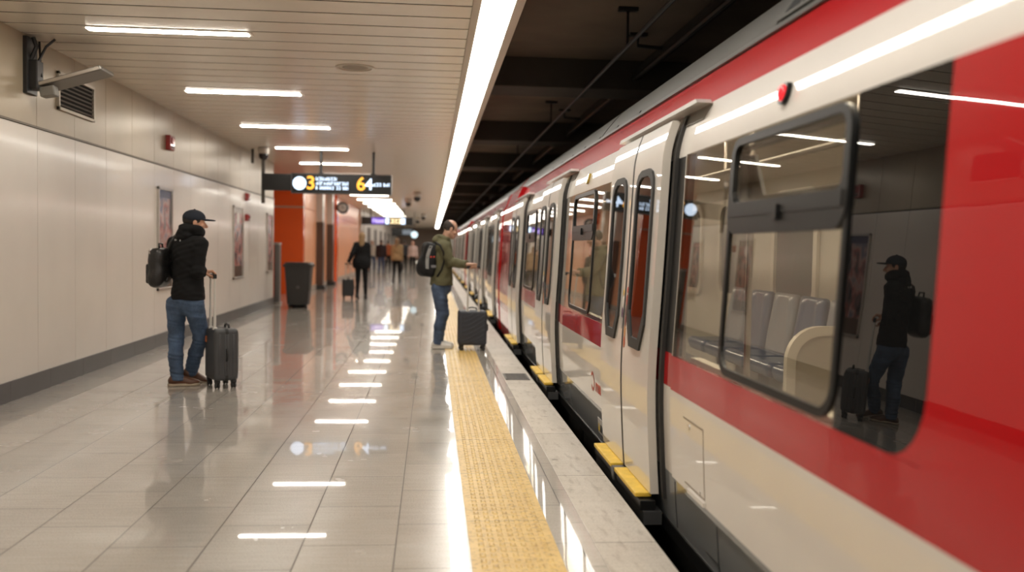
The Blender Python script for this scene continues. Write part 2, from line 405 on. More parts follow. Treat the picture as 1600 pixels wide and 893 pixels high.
# the long luminaire at the platform edge: one thing, each 2 m cover a part
M_glow = emis('strip_cover_lit', (1.0, .95, .86), 17)
M_lamp = emis('lamp_cover_lit', (1.0, .93, .81), 34)
M_lh = mat('lamp_housing', (.55, .5, .43), .4)
t = thing('ceiling_strip_light', (.46, 40, CZ), 'continuous bright white strip light along the ceiling edge above the tracks', 'light')
b = BM(); box(b, SX1+.06, .59, YB, YF, CZ+.0, CZ+.08); obj('housing', b, M_lh, t)
y = 6.78-1.95*7
while y < 90:
    b = BM(); box(b, .346, .584, y+.012, y+1.938, CZ-.018, CZ+.0); open_top(b); obj('diffuser', b, M_glow, t); y += 1.95
# slim cross lamps
ords = ['nearest', 'second', 'third', 'fourth', 'fifth', 'sixth', 'seventh', 'eighth', 'ninth', 'tenth', 'eleventh', 'twelfth', 'thirteenth', 'fourteenth', 'fifteenth', 'sixteenth', 'seventeenth', 'eighteenth', 'nineteenth', 'twentieth']
for k in range(-4, 20):
    yy = 8.34+3.22*k; nm = ords[k] if 0 <= k < 20 else None
    t = thing('ceiling_lamp', (-2.3, yy, CZ-.02), ('%s slim white lamp across the slatted ceiling, counted away from the viewer' % nm) if nm else 'slim white ceiling lamp behind the viewer across the slatted ceiling', 'ceiling lamp', 'slim lamps across the platform ceiling')
    b = BM(); box(b, -3.0, -1.58, yy-.075, yy+.075, CZ-.004, CZ+.02, bev=.002, seg=1); obj('frame', b, M_lh, t)
    b = BM(); box(b, -2.97, -1.62, yy-.055, yy+.055, CZ-.010, CZ-.004); open_top(b); obj('diffuser', b, M_lamp, t)
# ------------------------------------------------------------------ fittings
M_blk = mat('black_metal', (.02, .02, .021), .4)
M_cam = mat('camera_white', (.55, .52, .48), .4)
M_red = mat('alarm_red', (.30, .018, .016), .35, coat=.5)
M_sst = mat('brushed_steel', (.55, .52, .48), .3, metal=.9)
M_gry = mat('grey_plastic', (.22, .21, .19), .4, metal=.2)
# wall screen seen from its back edge
t = thing('wall_screen', (WX+.06, 8.8, 2.75), 'tilted flat grey screen on a black arm high on the left wall', 'screen')
b = BM(); box(b, WX-.01, WX+.03, 8.62, 8.84, 2.70, 3.2, bev=.004); box(b, WX+.02, WX+.10, 8.66, 8.8, 2.74, 3.0, bev=.01); tube(b, [(WX+.03, 8.7, 3.0), (WX+.08, 8.7, 3.12), (WX+.05, 8.7, 3.2)], .02)
obj('bracket', b, M_blk, t)
b = BM(); tube(b, [(WX+.10, 8.75, 2.86), (WX+.06, 8.78, 3.0), (WX+.12, 8.8, 3.14), (WX+.2, 8.8, 3.21)], .012)
tube(b, [(WX+.02, 8.8, 2.8), (WX+.05, 8.86, 2.95), (WX+.03, 8.88, 3.2)], .010)
obj('cable', b, M_blk, t, smooth=True)
R = Matrix.Rotation(math.radians(-17), 3, 'Y')
b = BM(); box(b, WX+.07, WX+.66, 8.7, 9.05, 2.765, 2.807, 0, bev=.012, rot=R, piv=(WX+.07, 8.9, 2.78)); obj('screen_case', b, mat('screen_case', (.20, .185, .165), .45, metal=.4), t)
b = BM(); box(b, WX+.09, WX+.64, 8.685, 8.70, 2.770, 2.795, 0, rot=R, piv=(WX+.07, 8.9, 2.78)); obj('edge_trim', b, mat('edge_silver', (.55, .5, .44), .35, metal=.6), t)
b = BM(); box(b, WX+.09, WX+.22, 8.70, 8.82, 2.685, 2.775, 0, bev=.01, rot=Matrix.Rotation(math.radians(-10), 3, 'Y'), piv=(WX+.15, 8.8, 2.78)); obj('driver_box', b, M_gry, t)
# vent grille
VY0, VY1, VZ0, VZ1 = 9.36, 10.32, 2.66, 3.03
t = thing('vent_grille', (WX, 9.84, VZ0), 'black slatted air vent in a pale frame on the left wall under the screen', 'vent')
b = BM()
for (y0, y1, z0, z1) in ((VY0, VY1, VZ0, VZ0+.03), (VY0, VY1, VZ1-.03, VZ1), (VY0, VY0+.03, VZ0, VZ1), (VY1-.03, VY1, VZ0, VZ1)): box(b, WX-.02, WX+.02, y0, y1, z0, z1, bev=.003)
obj('frame', b, mat('vent_frame', (.45, .4, .33), .4, metal=.3), t)
b = BM()
for k in range(7):
    z = VZ0+.05+.042*k; box(b, WX-.005, WX+.012, VY0+.03, VY1-.03, z, z+.014, rot=Matrix.Rotation(math.radians(25), 3, 'Y'))
obj('slats', b, mat('vent_slat', (.10, .09, .075), .45), t)
b = BM(); box(b, WX-.006, WX-.003, VY0+.03, VY1-.03, VZ0+.03, VZ1-.03); obj('duct_opening', b, mat('void_black', (.004, .004, .004), .9), t)
# alarms
def alarm(y, z, h, w, label):
    t = thing('fire_alarm', (WX, y, z-h/2), label, 'alarm', 'red alarm boxes on the left wall')
    b = BM(); box(b, WX-.012, WX+.06, y-w/2, y+w/2, z-h/2, z+h/2, bev=.012); obj('case', b, M_red, t)
    b = BM(); box(b, WX+.06, WX+.075, y-w*.3, y+w*.3, z-h*.1, z+h*.35, bev=.006); obj('lens', b, mat('alarm_lens', (.42, .03, .025), .15), t)
    b = BM(); box(b, WX+.06, WX+.066, y-w*.3, y+w*.3, z-h*.38, z-h*.2, bev=.002); obj('sounder', b, mat('alarm_dark', (.08, .008, .008), .5), t)
alarm(13.15, 2.755, .2, .22, 'large red fire alarm box high on the beige upper wall panels')
alarm(18.5, 2.30, .15, .2, 'small red alarm box on cream wall, upper of two, between the posters')
alarm(18.5, 1.90, .13, .2, 'small red call box on cream wall, lower of two, between the posters')
# posters
def poster_mat(name, seed, top):
    t = NT(name, .25); tc = t.n('TexCoord'); sep = t.n('SeparateXYZ'); t.l(tc.outputs['Generated'], sep.inputs[0])
    mp = t.n('Mapping'); mp.inputs['Location'].default_value = (seed, seed*2, seed); mp.inputs['Scale'].default_value = (1, 1.6, 2.6); t.l(tc.outputs['Generated'], mp.inputs[0])
    n = t.noise(mp.outputs[0], 2.1, 5)
    c = t.ramp(n, [(.3, (.02, .02, .03)), (.43, (.10, .07, .07)), (.5, (.35, .10, .09)), (.57, (.45, .30, .27)), (.68, (.12, .13, .20))])
    c = t.mix(t.math('LESS_THAN', sep.outputs['Z'], .16), c, (.09, .05, .035))
    c = t.mix(t.math('GREATER_THAN', sep.outputs['Z'], .92), c, top)
    t.l(c, t.b.inputs['Base Color']); return t.m
def poster(y0, y1, z0, z1, seed, top, label):
    t = thing('wall_poster', (WX, (y0+y1)/2, z0), label, 'poster', 'tall framed posters on the left wall')
    b = BM(); f = .035
    for (a0, a1, c0, c1) in ((y0, y1, z0, z0+f), (y0, y1, z1-f, z1), (y0, y0+f, z0, z1), (y1-f, y1, z0, z1)): box(b, WX-.004, WX+.03, a0, a1, c0, c1, bev=.004)
    obj('frame', b, M_sst, t)
    b = BM(); box(b, WX-.004, WX+.012, y0+f, y1-f, z0+f, z1-f); obj('print', b, poster_mat('poster_print_%d' % seed, seed, top), t)
poster(12.62, 13.3, .75, 2.13, 3, (.03, .035, .09), 'tall dark poster with a pale figure behind the person in the black jacket')
poster(17.3, 18.15, .74, 2.09, 7, (.35, .30, .26), 'tall framed poster with a white round spot, beside the two small alarms')
poster(20.75, 21.45, .76, 2.07, 12, (.4, .16, .16), 'tall dark framed poster at the end of the cream wall')
b = BM(); lathe(b, [(.001, WX+.0145), (.11, WX+.0145), (.11, WX+.012)], 17.72, 0, 20, axis='x', cz=1.86)
for v in b.verts: pass
o = obj('spot', b, mat('poster_spot', (.75, .72, .68), .4), None); o.parent = [q for q in bpy.data.objects if q.name.startswith('wall_poster')][1]; o.location = o.location-worldloc(o.parent)
# ceiling speaker and cameras
t = thing('ceiling_speaker', (-.81, 9.7, CZ-.01), 'round flush speaker grille in the slatted ceiling', 'speaker')
b = BM(); lathe(b, [(.20, CZ+.01), (.20, CZ-.008), (.17, CZ-.012), (.165, CZ-.004)], -.81, 9.7, 40); obj('rim', b, mat('speaker_rim', (.52, .46, .38), .35), t, smooth=False)
b = BM(); lathe(b, [(.164, CZ-.002), (.10, CZ-.006), (.02, CZ-.008)], -.81, 9.7, 40); obj('grille', b, mat('speaker_grille', (.36, .31, .25), .6, bump=.5, bscale=300), t, smooth=True)
def dome_cam(x, y, label, s=1.0):
    t = thing('ceiling_camera', (x, y, CZ-.3*s), label, 'camera', 'dome cameras under the platform ceiling')
    b = BM(); lathe(b, [(.11*s, CZ+.005), (.12*s, CZ-.05*s), (.11*s, CZ-.13*s), (.09*s, CZ-.14*s)], x, y, 24); obj('base', b, M_cam, t, smooth=True)
    b = BM(); lathe(b, [(.10*s, CZ-.13*s), (.10*s, CZ-.18*s), (.08*s, CZ-.235*s), (.04*s, CZ-.265*s), (.005, CZ-.275*s)], x, y, 24); obj('dome', b, mat('dome_glass', (.012, .012, .014), .08), t, smooth=True)
dome_cam(-3.2, 18.0, 'white and black dome camera by the left wall just above the hanging sign', .9)
dome_cam(-.52, 31.5, 'black dome camera on the ceiling right of the hanging sign, the nearer of two', 1.2)
dome_cam(-.93, 36.0, 'dome camera on the ceiling just right of and behind the hanging sign end', 1.1)
dome_cam(-.5, 52, 'tiny dome camera on the far ceiling above the olive-jacketed person', 1.3)
dome_cam(-.95, 60, 'tiniest dome camera on the far ceiling, left of the strip light', 1.3)
# hanging signs
M_sgn = mat('sign_black', (.008, .009, .011), .25)
W_lit, O_lit = emis('sign_white_lit', (.66, .80, 1.0), 2.2), emis('sign_orange_lit', (1.0, .46, .06), 1.7)
def glyph_row(b, x0, x1, z, h, y, seed):
    rg = random.Random(seed); x = x0
    while x < x1-.01:
        if rg.random() < .14: x += h*.5; continue
        w = h*rg.uniform(.45, .75); w = min(w, x1-x); k = rg.randrange(4); s = h*.2
        if k in (0, 2): box(b, x, x+s, y-.003, y, z, z+h)
        if k in (0, 1, 3): box(b, x, x+w, y-.003, y, z, z+s)
        if k in (1, 2): box(b, x, x+w, y-.003, y, z+h-s, z+h)
        if k in (0, 1, 3): box(b, x+w-s, x+w, y-.003, y, z, z+h*.9)
        if k == 3: box(b, x, x+w, y-.003, y, z+h*.4, z+h*.4+s)
        x += w+h*.22
SY = 18.3; sz0, sz1 = 2.385, 2.775; sx0, sx1 = -2.73, -.80
t = thing('hanging_sign', (-1.9, SY, sz0), 'near hanging black sign with lit white and orange numbers 3 and 64', 'sign', 'black signs hung across the platform')
b = BM(); box(b, sx0, sx1, SY, SY+.16, sz0, sz1, bev=.006); obj('sign_case', b, M_sgn, t)
b = BM()
for (x0, x1, z0, z1) in ((sx0, sx1, sz0, sz0+.015), (sx0, sx1, sz1-.015, sz1), (sx0, sx0+.015, sz0, sz1), (sx1-.015, sx1, sz0, sz1)): box(b, x0, x1, SY-.012, SY+.002, z0, z1)
obj('bezel', b, mat('sign_bezel', (.09, .09, .09), .3, metal=.5), t)
b = BM(); box(b, sx0-.56, sx0+.01, SY+.01, SY+.14, sz0+.05, sz1-.02, bev=.006); obj('side_box', b, mat('sign_side', (.006, .006, .006), .5), t)
for x in (-2.17, -1.16):
    b = BM(); tube(b, [(x, SY+.08, sz1-.01), (x, SY+.08, CZ+.02)], .028, 10); lathe(b, [(.05, sz1), (.05, sz1+.02)], x, SY+.08, 12); obj('hanger', b, M_blk, t, smooth=False)
b = BM(); box(b, -3.30, -3.24, SY+.04, SY+.10, 2.18, CZ+.01); box(b, -3.5, -3.45, SY+.06, SY+.1, 2.95, CZ+.01); obj('side_post', b, mat('post_brown', (.06, .05, .04), .5), t)
fy = SY-.002; zc = (sz0+sz1)/2
px = lambda p: float(at(p, 290, 1, SY)[0])
b = BM(); cx_ = px(468); ring = []
lathe(b, [(.062, fy-.006), (.128, fy-.006), (.128, fy), (.062, fy)], cx_, 0, 36, axis='y', cz=zc)
box(b, cx_-.022, cx_+.022, fy-.006, fy, zc-.05, zc+.05); box(b, cx_-.05, cx_+.05, fy-.006, fy, zc-.015, zc+.015)
obj('round_symbol', b, W_lit, t)
place_text('digit', '3', .36, (px(485.5), fy-.004, zc), (1, 0, 0), (0, 0, 1), O_lit, t, bold=.006, extrude=.003)
place_text('digit', '6', .36, (px(564), fy-.004, zc), (1, 0, 0), (0, 0, 1), O_lit, t, bold=.006, extrude=.003)
place_text('digit', '4', .30, (px(576.5), fy-.004, zc-.005), (1, 0, 0), (0, 0, 1), W_lit, t, bold=.006, extrude=.003)
for i, (p0, p1, dz) in enumerate(((493.5, 526, .075), (493.5, 544, -.012), (493.5, 544, -.098))):
    b = BM(); glyph_row(b, px(p0), px(p1), zc+dz-.012, .062, fy, 5+i); tl = obj('text_line', b, W_lit, t)
b = BM(); glyph_row(b, px(583), px(608.5), zc-.03, .065, fy, 11); tl = obj('text_line', b, W_lit, t)
# second sign far along
SY2 = 45.8
t = thing('hanging_sign', (-2.3, SY2, 2.42), 'far hanging black sign with purple and white lit panels', 'sign', 'black signs hung across the platform')
b = BM(); box(b, -3.45, -.95, SY2, SY2+.18, 2.42, 2.80, bev=.006); obj('sign_case', b, M_sgn, t)
b = BM(); box(b, -2.95, -2.33, SY2-.01, SY2, 2.46, 2.77); obj('purple_panel', b, emis('sign_purple_lit', (.22, .10, .65), .9), t)
b = BM(); glyph_row(b, -2.9, -2.35, 2.53, .16, SY2-.011, 3); obj('text_line', b, emis('sign_lilac_lit', (.75, .65, 1), 1.6), t)
b = BM(); box(b, -2.28, -2.12, SY2-.012, SY2, 2.47, 2.76); box(b, -1.52, -1.33, SY2-.012, SY2, 2.47, 2.76); obj('white_symbol', b, W_lit, t)
b = BM(); glyph_row(b, -2.05, -1.55, 2.5, .22, SY2-.002, 8); obj('text_line', b, emis('sign_warm_lit', (1, .75, .4), 2.5), t)
for x in (-3.0, -1.4):
    b = BM(); tube(b, [(x, SY2+.09, 2.79), (x, SY2+.09, CZ+.02)], .03, 8); obj('hanger', b, M_blk, t)
# far information screens deeper in the station
t = thing('hanging_screen', (-1.3, 60, 2.0), 'small dark monitor box hung far away under the ceiling', 'screen')
b = BM(); box(b, -2.6, -1.2, 60, 60.3, 2.05, 2.55, bev=.02); obj('case', b, M_sgn, t)
b = BM(); box(b, -1.9, -1.3, 59.98, 60, 2.15, 2.45); obj('lit_face', b, emis('face_lit', (.5, .55, .6), .35), t)
b = BM(); tube(b, [(-1.9, 60.15, 2.5), (-1.9, 60.15, CZ)], .03); obj('hanger', b, M_blk, t)
t = thing('wall_lamp_sign', (-1.0, 50, 1.95), 'small round glowing pale sign far along the platform left of the olive-jacketed person', 'sign')
b = BM(); lathe(b, [(.001, 49.9), (.15, 49.9), (.18, 49.95), (.18, 50.05), (.001, 50.05)], -.95, 0, 28, axis='y', cz=2.02); obj('lit_disc', b, emis('disc_lit', (.75, .95, 1), 1.2), t)
b = BM(); tube(b, [(-.95, 50, 2.17), (-.95, 50, CZ)], .02); obj('hanger', b, M_blk, t)
# bin
t = thing('trash_bin', (-2.93, 20.9, 0), 'black tapered plastic bin with a wide rim before the orange wall', 'bin')
M_bin = mat('bin_plastic', (.028, .026, .025), .42, bump=.15, bscale=60)
def frustum(b, cx, cy, z0, z1, a0, b0, a1, b1, r=.05, mi=0):
    p0 = rrect(cx-a0, cx+a0, cy-b0, cy+b0, r); p1 = rrect(cx-a1, cx+a1, cy-b1, cy+b1, r)
    A = [b.verts.new((x, y, z0)) for x, y in p0]; B = [b.verts.new((x, y, z1)) for x, y in p1]; n = len(A)
    for i in range(n): f = b.faces.new((A[i], A[(i+1) % n], B[(i+1) % n], B[i])); f.material_index = mi
    b.faces.new(A[::-1]).material_index = mi; b.faces.new(B).material_index = mi
b = BM(); frustum(b, -2.93, 20.9, .07, .93, .225, .22, .285, .28); obj('body', b, M_bin, t)
b = BM(); frustum(b, -2.93, 20.9, .90, .955, .31, .305, .315, .31); frustum(b, -2.93, 20.9, .955, 1.0, .30, .295, .27, .26); obj('lid', b, M_bin, t)
b = BM(); tube(b, [(-3.17, 20.56, .985), (-2.69, 20.56, .985)], .022, 10); obj('handle', b, M_bin, t)
for sx in (-.17, .17):
    b = BM(); lathe(b, [(.02, -2.93+sx-.03), (.085, -2.93+sx-.03), (.085, -2.93+sx+.03), (.02, -2.93+sx+.03)], 20.75, 0, 20, axis='x', cz=.085); obj('wheel', b, M_blk, t)
b = BM(); box(b, -3.1, -2.76, 21.02, 21.08, 0, .08); obj('foot', b, M_bin, t)
b = BM(); lathe(b, [(.001, 20.64), (.035, 20.64), (.035, 20.655)], -2.92, 0, 16, axis='y', cz=.46)
obj('badge', b, mat('bin_badge', (.09, .085, .08), .4), t)
# gate post at the passage corner
t = thing('gate_post', (WX+.05, 22.05, 0), 'slim stainless post at the corner of the orange side passage', 'post')
b = BM(); box(b, WX-.03, WX+.1, 21.95, 22.15, 0, 1.38, bev=.02); obj('column', b, mat('post_grey', (.20, .19, .18), .35, metal=.6), t)
b = BM(); box(b, WX-.04, WX+.11, 21.94, 22.16, 1.38, 1.43, bev=.01); obj('cap', b, M_sst, t)
b = BM(); box(b, WX-.05, WX+.12, 21.93, 22.17, 0, .05, bev=.008); obj('base_plate', b, M_sst, t)
# steel columns on the salmon wall
for i, (yy, lab) in enumerate(((29.8, 'steel column with a dark lower half on the salmon wall, nearer of two'), (32.7, 'steel column with a dark lower half on the salmon wall, farther of two'))):
    t = thing('wall_column', (WX+.12, yy, 0), lab, 'column', 'steel columns along the salmon wall')
    b = BM(); box(b, WX-.02, WX+.2, yy-.22, yy+.22, 2.1, CZ, bev=.02); obj('upper_cladding', b, M_sst, t)
    b = BM(); box(b, WX-.02, WX+.21, yy-.23, yy+.23, .12, 2.1, bev=.02); obj('lower_cladding', b, mat('column_dark', (.10, .065, .05), .3, metal=.4), t)
    b = BM(); box(b, WX-.02, WX+.28, yy-.28, yy+.28, 0, .12, bev=.02); obj('base', b, M_blk, t)
b = BM(); box(b, WX-.02, WX+.12, 34.6, 35.15, 0, CZ); struct(obj('wall_orange_pilaster', b, M_or))
t = thing('round_clock', (WX+.3, 34.5, 2.55), 'small round dark clock on a bracket over the orange pilaster', 'clock')
b = BM(); lathe(b, [(.001, 34.42), (.2, 34.42), (.22, 34.46), (.22, 34.56), (.001, 34.56)], WX+.34, 0, 28, axis='y', cz=2.76); obj('case', b, M_blk, t)
b = BM(); lathe(b, [(.001, 34.41), (.15, 34.41), (.15, 34.425)], WX+.34, 0, 28, axis='y', cz=2.76); obj('face', b, mat('clock_face', (.35, .33, .31), .3), t)
b = BM(); box(b, WX+.33, WX+.35, 34.40, 34.412, 2.75, 2.87); box(b, WX+.34, WX+.43, 34.40, 34.412, 2.75, 2.77); obj('hands', b, M_blk, t)
b = BM(); box(b, WX+.08, WX+.2, 34.46, 34.52, 2.73, 2.79); obj('bracket', b, M_blk, t)
# drain grate in the edge stones
t = thing('drain_grate', (.93, 10.0, .002), 'small dark metal grate set in the pale platform edge stones', 'grate')
M_grate = mat('grate_metal', (.10, .09, .08), .5, metal=.5)
b = BM()
for (x0, x1, y0, y1) in ((.80, 1.06, 9.76, 9.79), (.80, 1.06, 10.21, 10.24), (.80, .82, 9.76, 10.24), (1.04, 1.06, 9.76, 10.24)): box(b, x0, x1, y0, y1, -.002, .008)
obj('frame', b, M_grate, t)
b = BM()
for k in range(15): box(b, .82, 1.04, 9.80+k*.028, 9.815+k*.028, -.001, .006)
for k in range(3): box(b, .875+k*.055, .882+k*.055, 9.79, 10.21, -.001, .005)
obj('bars', b, M_grate, t)
b = BM(); box(b, .82, 1.04, 9.79, 10.21, .0022, .0028); obj('pit', b, mat('void_black', (.004, .004, .004), .9), t)
# overhead contact rail with its hangers
t = thing('overhead_rail', (2.6, 40, 3.6), 'dark overhead contact rail on hangers above the train', 'rail')
b = BM(); tube(b, [(2.6, YB, 3.62), (2.6, YF, 3.62)], .035, 8); box(b, 2.585, 2.615, YB, YF, 3.64, 3.74); obj('rail', b, M_blk, t)
for k in range(0, 9):
    yy = 10.5+k*5.0+(0.9 if k % 2 else 0)
    b = BM(); tube(b, [(2.3, yy, 3.87), (2.3, yy, 3.72), (2.62, yy, 3.70)], .022, 8); box(b, 2.2, 2.4, yy-.05, yy+.05, 3.83, 3.88); obj('hanger', b, M_blk, t)
t = thing('hanging_conduit', (1.9, 40, 3.6), 'thin dark conduit running under the track ceiling beams', 'conduit')
b = BM(); tube(b, [(1.95, YB, 3.465), (1.95, YF, 3.465)], .02, 8); obj('pipe', b, M_blk, t)
for k in range(10):
    yy = 9.4+k*6.1; b = BM(); tube(b, [(1.95, yy, 3.47), (1.95, yy, 3.85)], .014, 6); box(b, 1.85, 2.05, yy-.04, yy+.04, 3.82, 3.858); obj('clamp', b, M_blk, t)
# ------------------------------------------------------------------ the train
PTS = [(-.06, 1.280), (.22, 1.256), (.697, 1.235), (1.3, 1.262), (1.885, 1.289), (2.0, 1.309), (2.13, 1.355), (2.345, 1.45), (2.5, 1.56), (2.64, 1.70), (2.78, 2.0), (2.86, 2.35), (2.875, 2.65)]
_pz = np.array([p[0] for p in PTS]); _px = np.array([p[1] for p in PTS]); _sl = np.gradient(_px, _pz)
_sl[0] = -.09; _sl[1] = -.06; _sl[2] = .005; _sl[3] = .046; _sl[4] = .052
def XP(z):
    z = min(max(z, _pz[0]), _pz[-1]); i = min(int(np.searchsorted(_pz, z, 'right'))-1, len(_pz)-2); h = _pz[i+1]-_pz[i]; t = (z-_pz[i])/h
    return float((2*t**3-3*t*t+1)*_px[i]+(t**3-2*t*t+t)*h*_sl[i]+(-2*t**3+3*t*t)*_px[i+1]+(t**3-t*t)*h*_sl[i+1])
ZL = sorted(set([-.03, .1, .22, .35, .5, .6, .697, .78, .87] + [.87+.1015*k for k in range(11)] + [1.885, 1.92, 1.96, 2.0, 2.04, 2.085, 2.13, 2.17, 2.21, 2.26, 2.3, 2.345, 2.4, 2.45, 2.5, 2.55, 2.6, 2.64, 2.68, 2.73, 2.78, 2.82, 2.86, 2.875]))
ZL = sorted(set(round(z, 4) for z in ZL))
class Skin:
    def __init__(s, bm): s.bm = bm; s.v = {}
    def vert(s, y, z, off):
        k = (round(y, 4), round(z, 4), round(off, 4))
        if k not in s.v: s.v[k] = s.bm.verts.new((XP(z)+off, y, z))
        return s.v[k]
    def strip(s, y0, y1, z0, z1, mi=0, off=0.0):
        zs = [z0]+[z for z in ZL if z0+1e-3 < z < z1-1e-3]+[z1]
        for a, c in zip(zs, zs[1:]):
            f = s.bm.faces.new((s.vert(y0, a, off), s.vert(y0, c, off), s.vert(y1, c, off), s.vert(y1, a, off))); f.material_index = mi; f.smooth = True
def row_ext(poly, z):
    ys = []
    n = len(poly)
    for i in range(n):
        (y0, z0), (y1, z1) = poly[i], poly[(i+1) % n]
        if abs(z0-z1) < 1e-9:
            if abs(z-z0) < 1e-6: ys += [y0, y1]
        elif min(z0, z1)-1e-9 <= z <= max(z0, z1)+1e-9: ys.append(y0+(y1-y0)*(z-z0)/(z1-z0))
    return min(ys), max(ys)
def pslab(bm, poly, o0, o1, mi=0, edge_mi=None):
    """a convex (y, z) outline bent to the car side, from offset o0 (platform side) to o1"""
    edge_mi = mi if edge_mi is None else edge_mi
    zs = sorted(set([round(p[1], 4) for p in poly]+[z for z in ZL if min(p[1] for p in poly) < z < max(p[1] for p in poly)]))
    L = []
    zlo, zhi = min(p[1] for p in poly), max(p[1] for p in poly)
    for z in zs:
        a, c = row_ext(poly, min(max(z, zlo+1e-7), zhi-1e-7))
        L.append([(XP(z)+o, y, z) for o in (o0, o1) for y in (a, c)])   # front near, front far, back near, back far
    def sheet(i, j, flip, m_, sm):
        R = [(bm.verts.new(r[i]), bm.verts.new(r[j])) for r in L]
        for A, B in zip(R, R[1:]):
            q = (A[0], B[0], B[1], A[1]); f = bm.faces.new(q[::-1] if flip else q); f.material_index = m_; f.smooth = sm
    sheet(0, 1, False, mi, True); sheet(2, 3, True, mi, True); sheet(2, 0, False, edge_mi, False); sheet(1, 3, False, edge_mi, False)
    for A, fl in ((L[0], 1), (L[-1], 0)):
        if abs(A[0][1]-A[1][1]) < 1e-5: continue
        q = [bm.verts.new(A[k]) for k in (0, 1, 3, 2)]; f = bm.faces.new(q[::-1] if fl else q); f.material_index = edge_mi
def pring(bm, outer, inner, o0, o1, mi=0):
    n = len(outer); R = [[bm.verts.new((XP(z)+o, y, z)) for y, z in pl] for pl, o in ((outer, o0), (inner, o0), (outer, o1), (inner, o1))]
    for i in range(n):
        j = (i+1) % n
        for a, c in ((0, 1), (2, 0), (1, 3)):
            f = bm.faces.new((R[a][i], R[a][j], R[c][j], R[c][i])); f.material_index = mi
    bmesh.ops.recalc_face_normals(bm, faces=bm.faces)
def paint_mat(name, col, r=.38):
    t = NT(name, r); tc = t.n('NewGeometry')
    c = t.ramp(t.noise(tc.outputs['Position'], 2.5, 4), [(.3, tuple(c*.96 for c in col)), (.7, col)]); t.l(c, t.b.inputs['Base Color'])
    t.b.inputs['Coat Weight'].default_value = 1.0; t.b.inputs['Coat Roughness'].default_value = .015; t.b.inputs['Specular IOR Level'].default_value = .05
    n = t.noise(tc.outputs['Position'], 1.6, 2); mq = t.n('Mapping'); mq.inputs['Scale'].default_value = (1, 26, 2.2); t.l(tc.outputs['Position'], mq.inputs[0])
    n = t.math('ADD', n, t.math('MULTIPLY', t.noise(mq.outputs[0], 1.0, 3), .10)); bp = t.n('Bump'); bp.inputs['Strength'].default_value = .1; bp.inputs['Distance'].default_value = .006
    t.l(n, bp.inputs['Height']); t.l(bp.outputs[0], t.b.inputs['Coat Normal']); return t.m
P_white = paint_mat('train_white_paint', (.68, .64, .59)); P_red = paint_mat('train_red_paint', (.42, .003, .006))
P_grey = paint_mat('train_skirt_grey', (.19, .20, .205), .4); P_door = paint_mat('door_white_paint', (.65, .615, .565))
P_roof = mat('train_roof_grey', (.11, .105, .097), .45, spec=.3, var=.08, vscale=1.5)
T_blk = mat('train_black_trim', (.009, .009, .009), .35, spec=.25); T_rub = mat('door_rubber', (.022, .02, .018), .55); T_edge = mat('panel_edge', (.45, .41, .36), .35)
def wavy_black(name, col, tint=None):
    t = NT(name, .0); g = t.n('NewGeometry'); t.b.inputs['Base Color'].default_value = (*col, 1); t.b.inputs['Roughness'].default_value = .005; t.b.inputs['IOR'].default_value = 1.52
    bp = t.n('Bump'); bp.inputs['Strength'].default_value = .08; bp.inputs['Distance'].default_value = .008; t.l(t.noise(g.outputs['Position'], 1.3, 1), bp.inputs['Height']); t.l(bp.outputs[0], t.b.inputs['Normal']); return t.m
G_blk = wavy_black('black_window_glass', (.006, .006, .006)); G_clr = glassmat('tinted_window_glass', (.72, .69, .63))
G_door = glassmat('door_window_glass', (.55, .52, .47))
T_und = mat('underframe_dark', (.018, .017, .016), .6, var=.4, vscale=9)
T_step = mat('yellow_step', (.72, .47, .05), .5, var=.12, vscale=20, bump=.3, bscale=150)
L_cream = mat('interior_cream', (.62, .58, .50), .4); L_reveal = mat('window_reveal_cream', (.75, .70, .60), .35)
L_floor = mat('interior_floor', (.11, .10, .09), .5, var=.2, vscale=60); L_seat = mat('seat_blue_grey', (.10, .13, .21), .3, coat=.4); L_seat2 = mat('seat_pale_grey', (.27, .29, .33), .3, coat=.4)
L_lamp = emis('interior_lamp_lit', (1.0, .92, .78), 34)
M_tail = mat('marker_lens', (.45, .01, .015), .1, emit=(1, .03, .04), es=.9)
DOORW, LEAF, GAPN = 1.40, .70, .25
def oct_poly(y0, y1, z0, z1, cy, cz): return [(y1-cy, z1), (y0+cy, z1), (y0, z1-cz), (y0, z0+cz), (y0+cy, z0), (y1-cy, z0), (y1, z0+cz), (y1, z1-cz)]
def round_poly(y0, y1, z0, z1, n=7):
    """door pane: rounded top, chamfered foot"""
    w = (y1-y0)/2; yc = (y0+y1)/2; out = []
    for k in range(n+1):
        a = PI*k/n; out.append((yc+w*math.copysign(abs(math.cos(a))**.6, math.cos(a)), z1-.13+.13*math.sin(a)**.8 if 0 < k < n else z1-.13))
    return out+[(y0, z0+.15), (y0+.09, z0), (y1-.09, z0), (y1, z0+.15)]
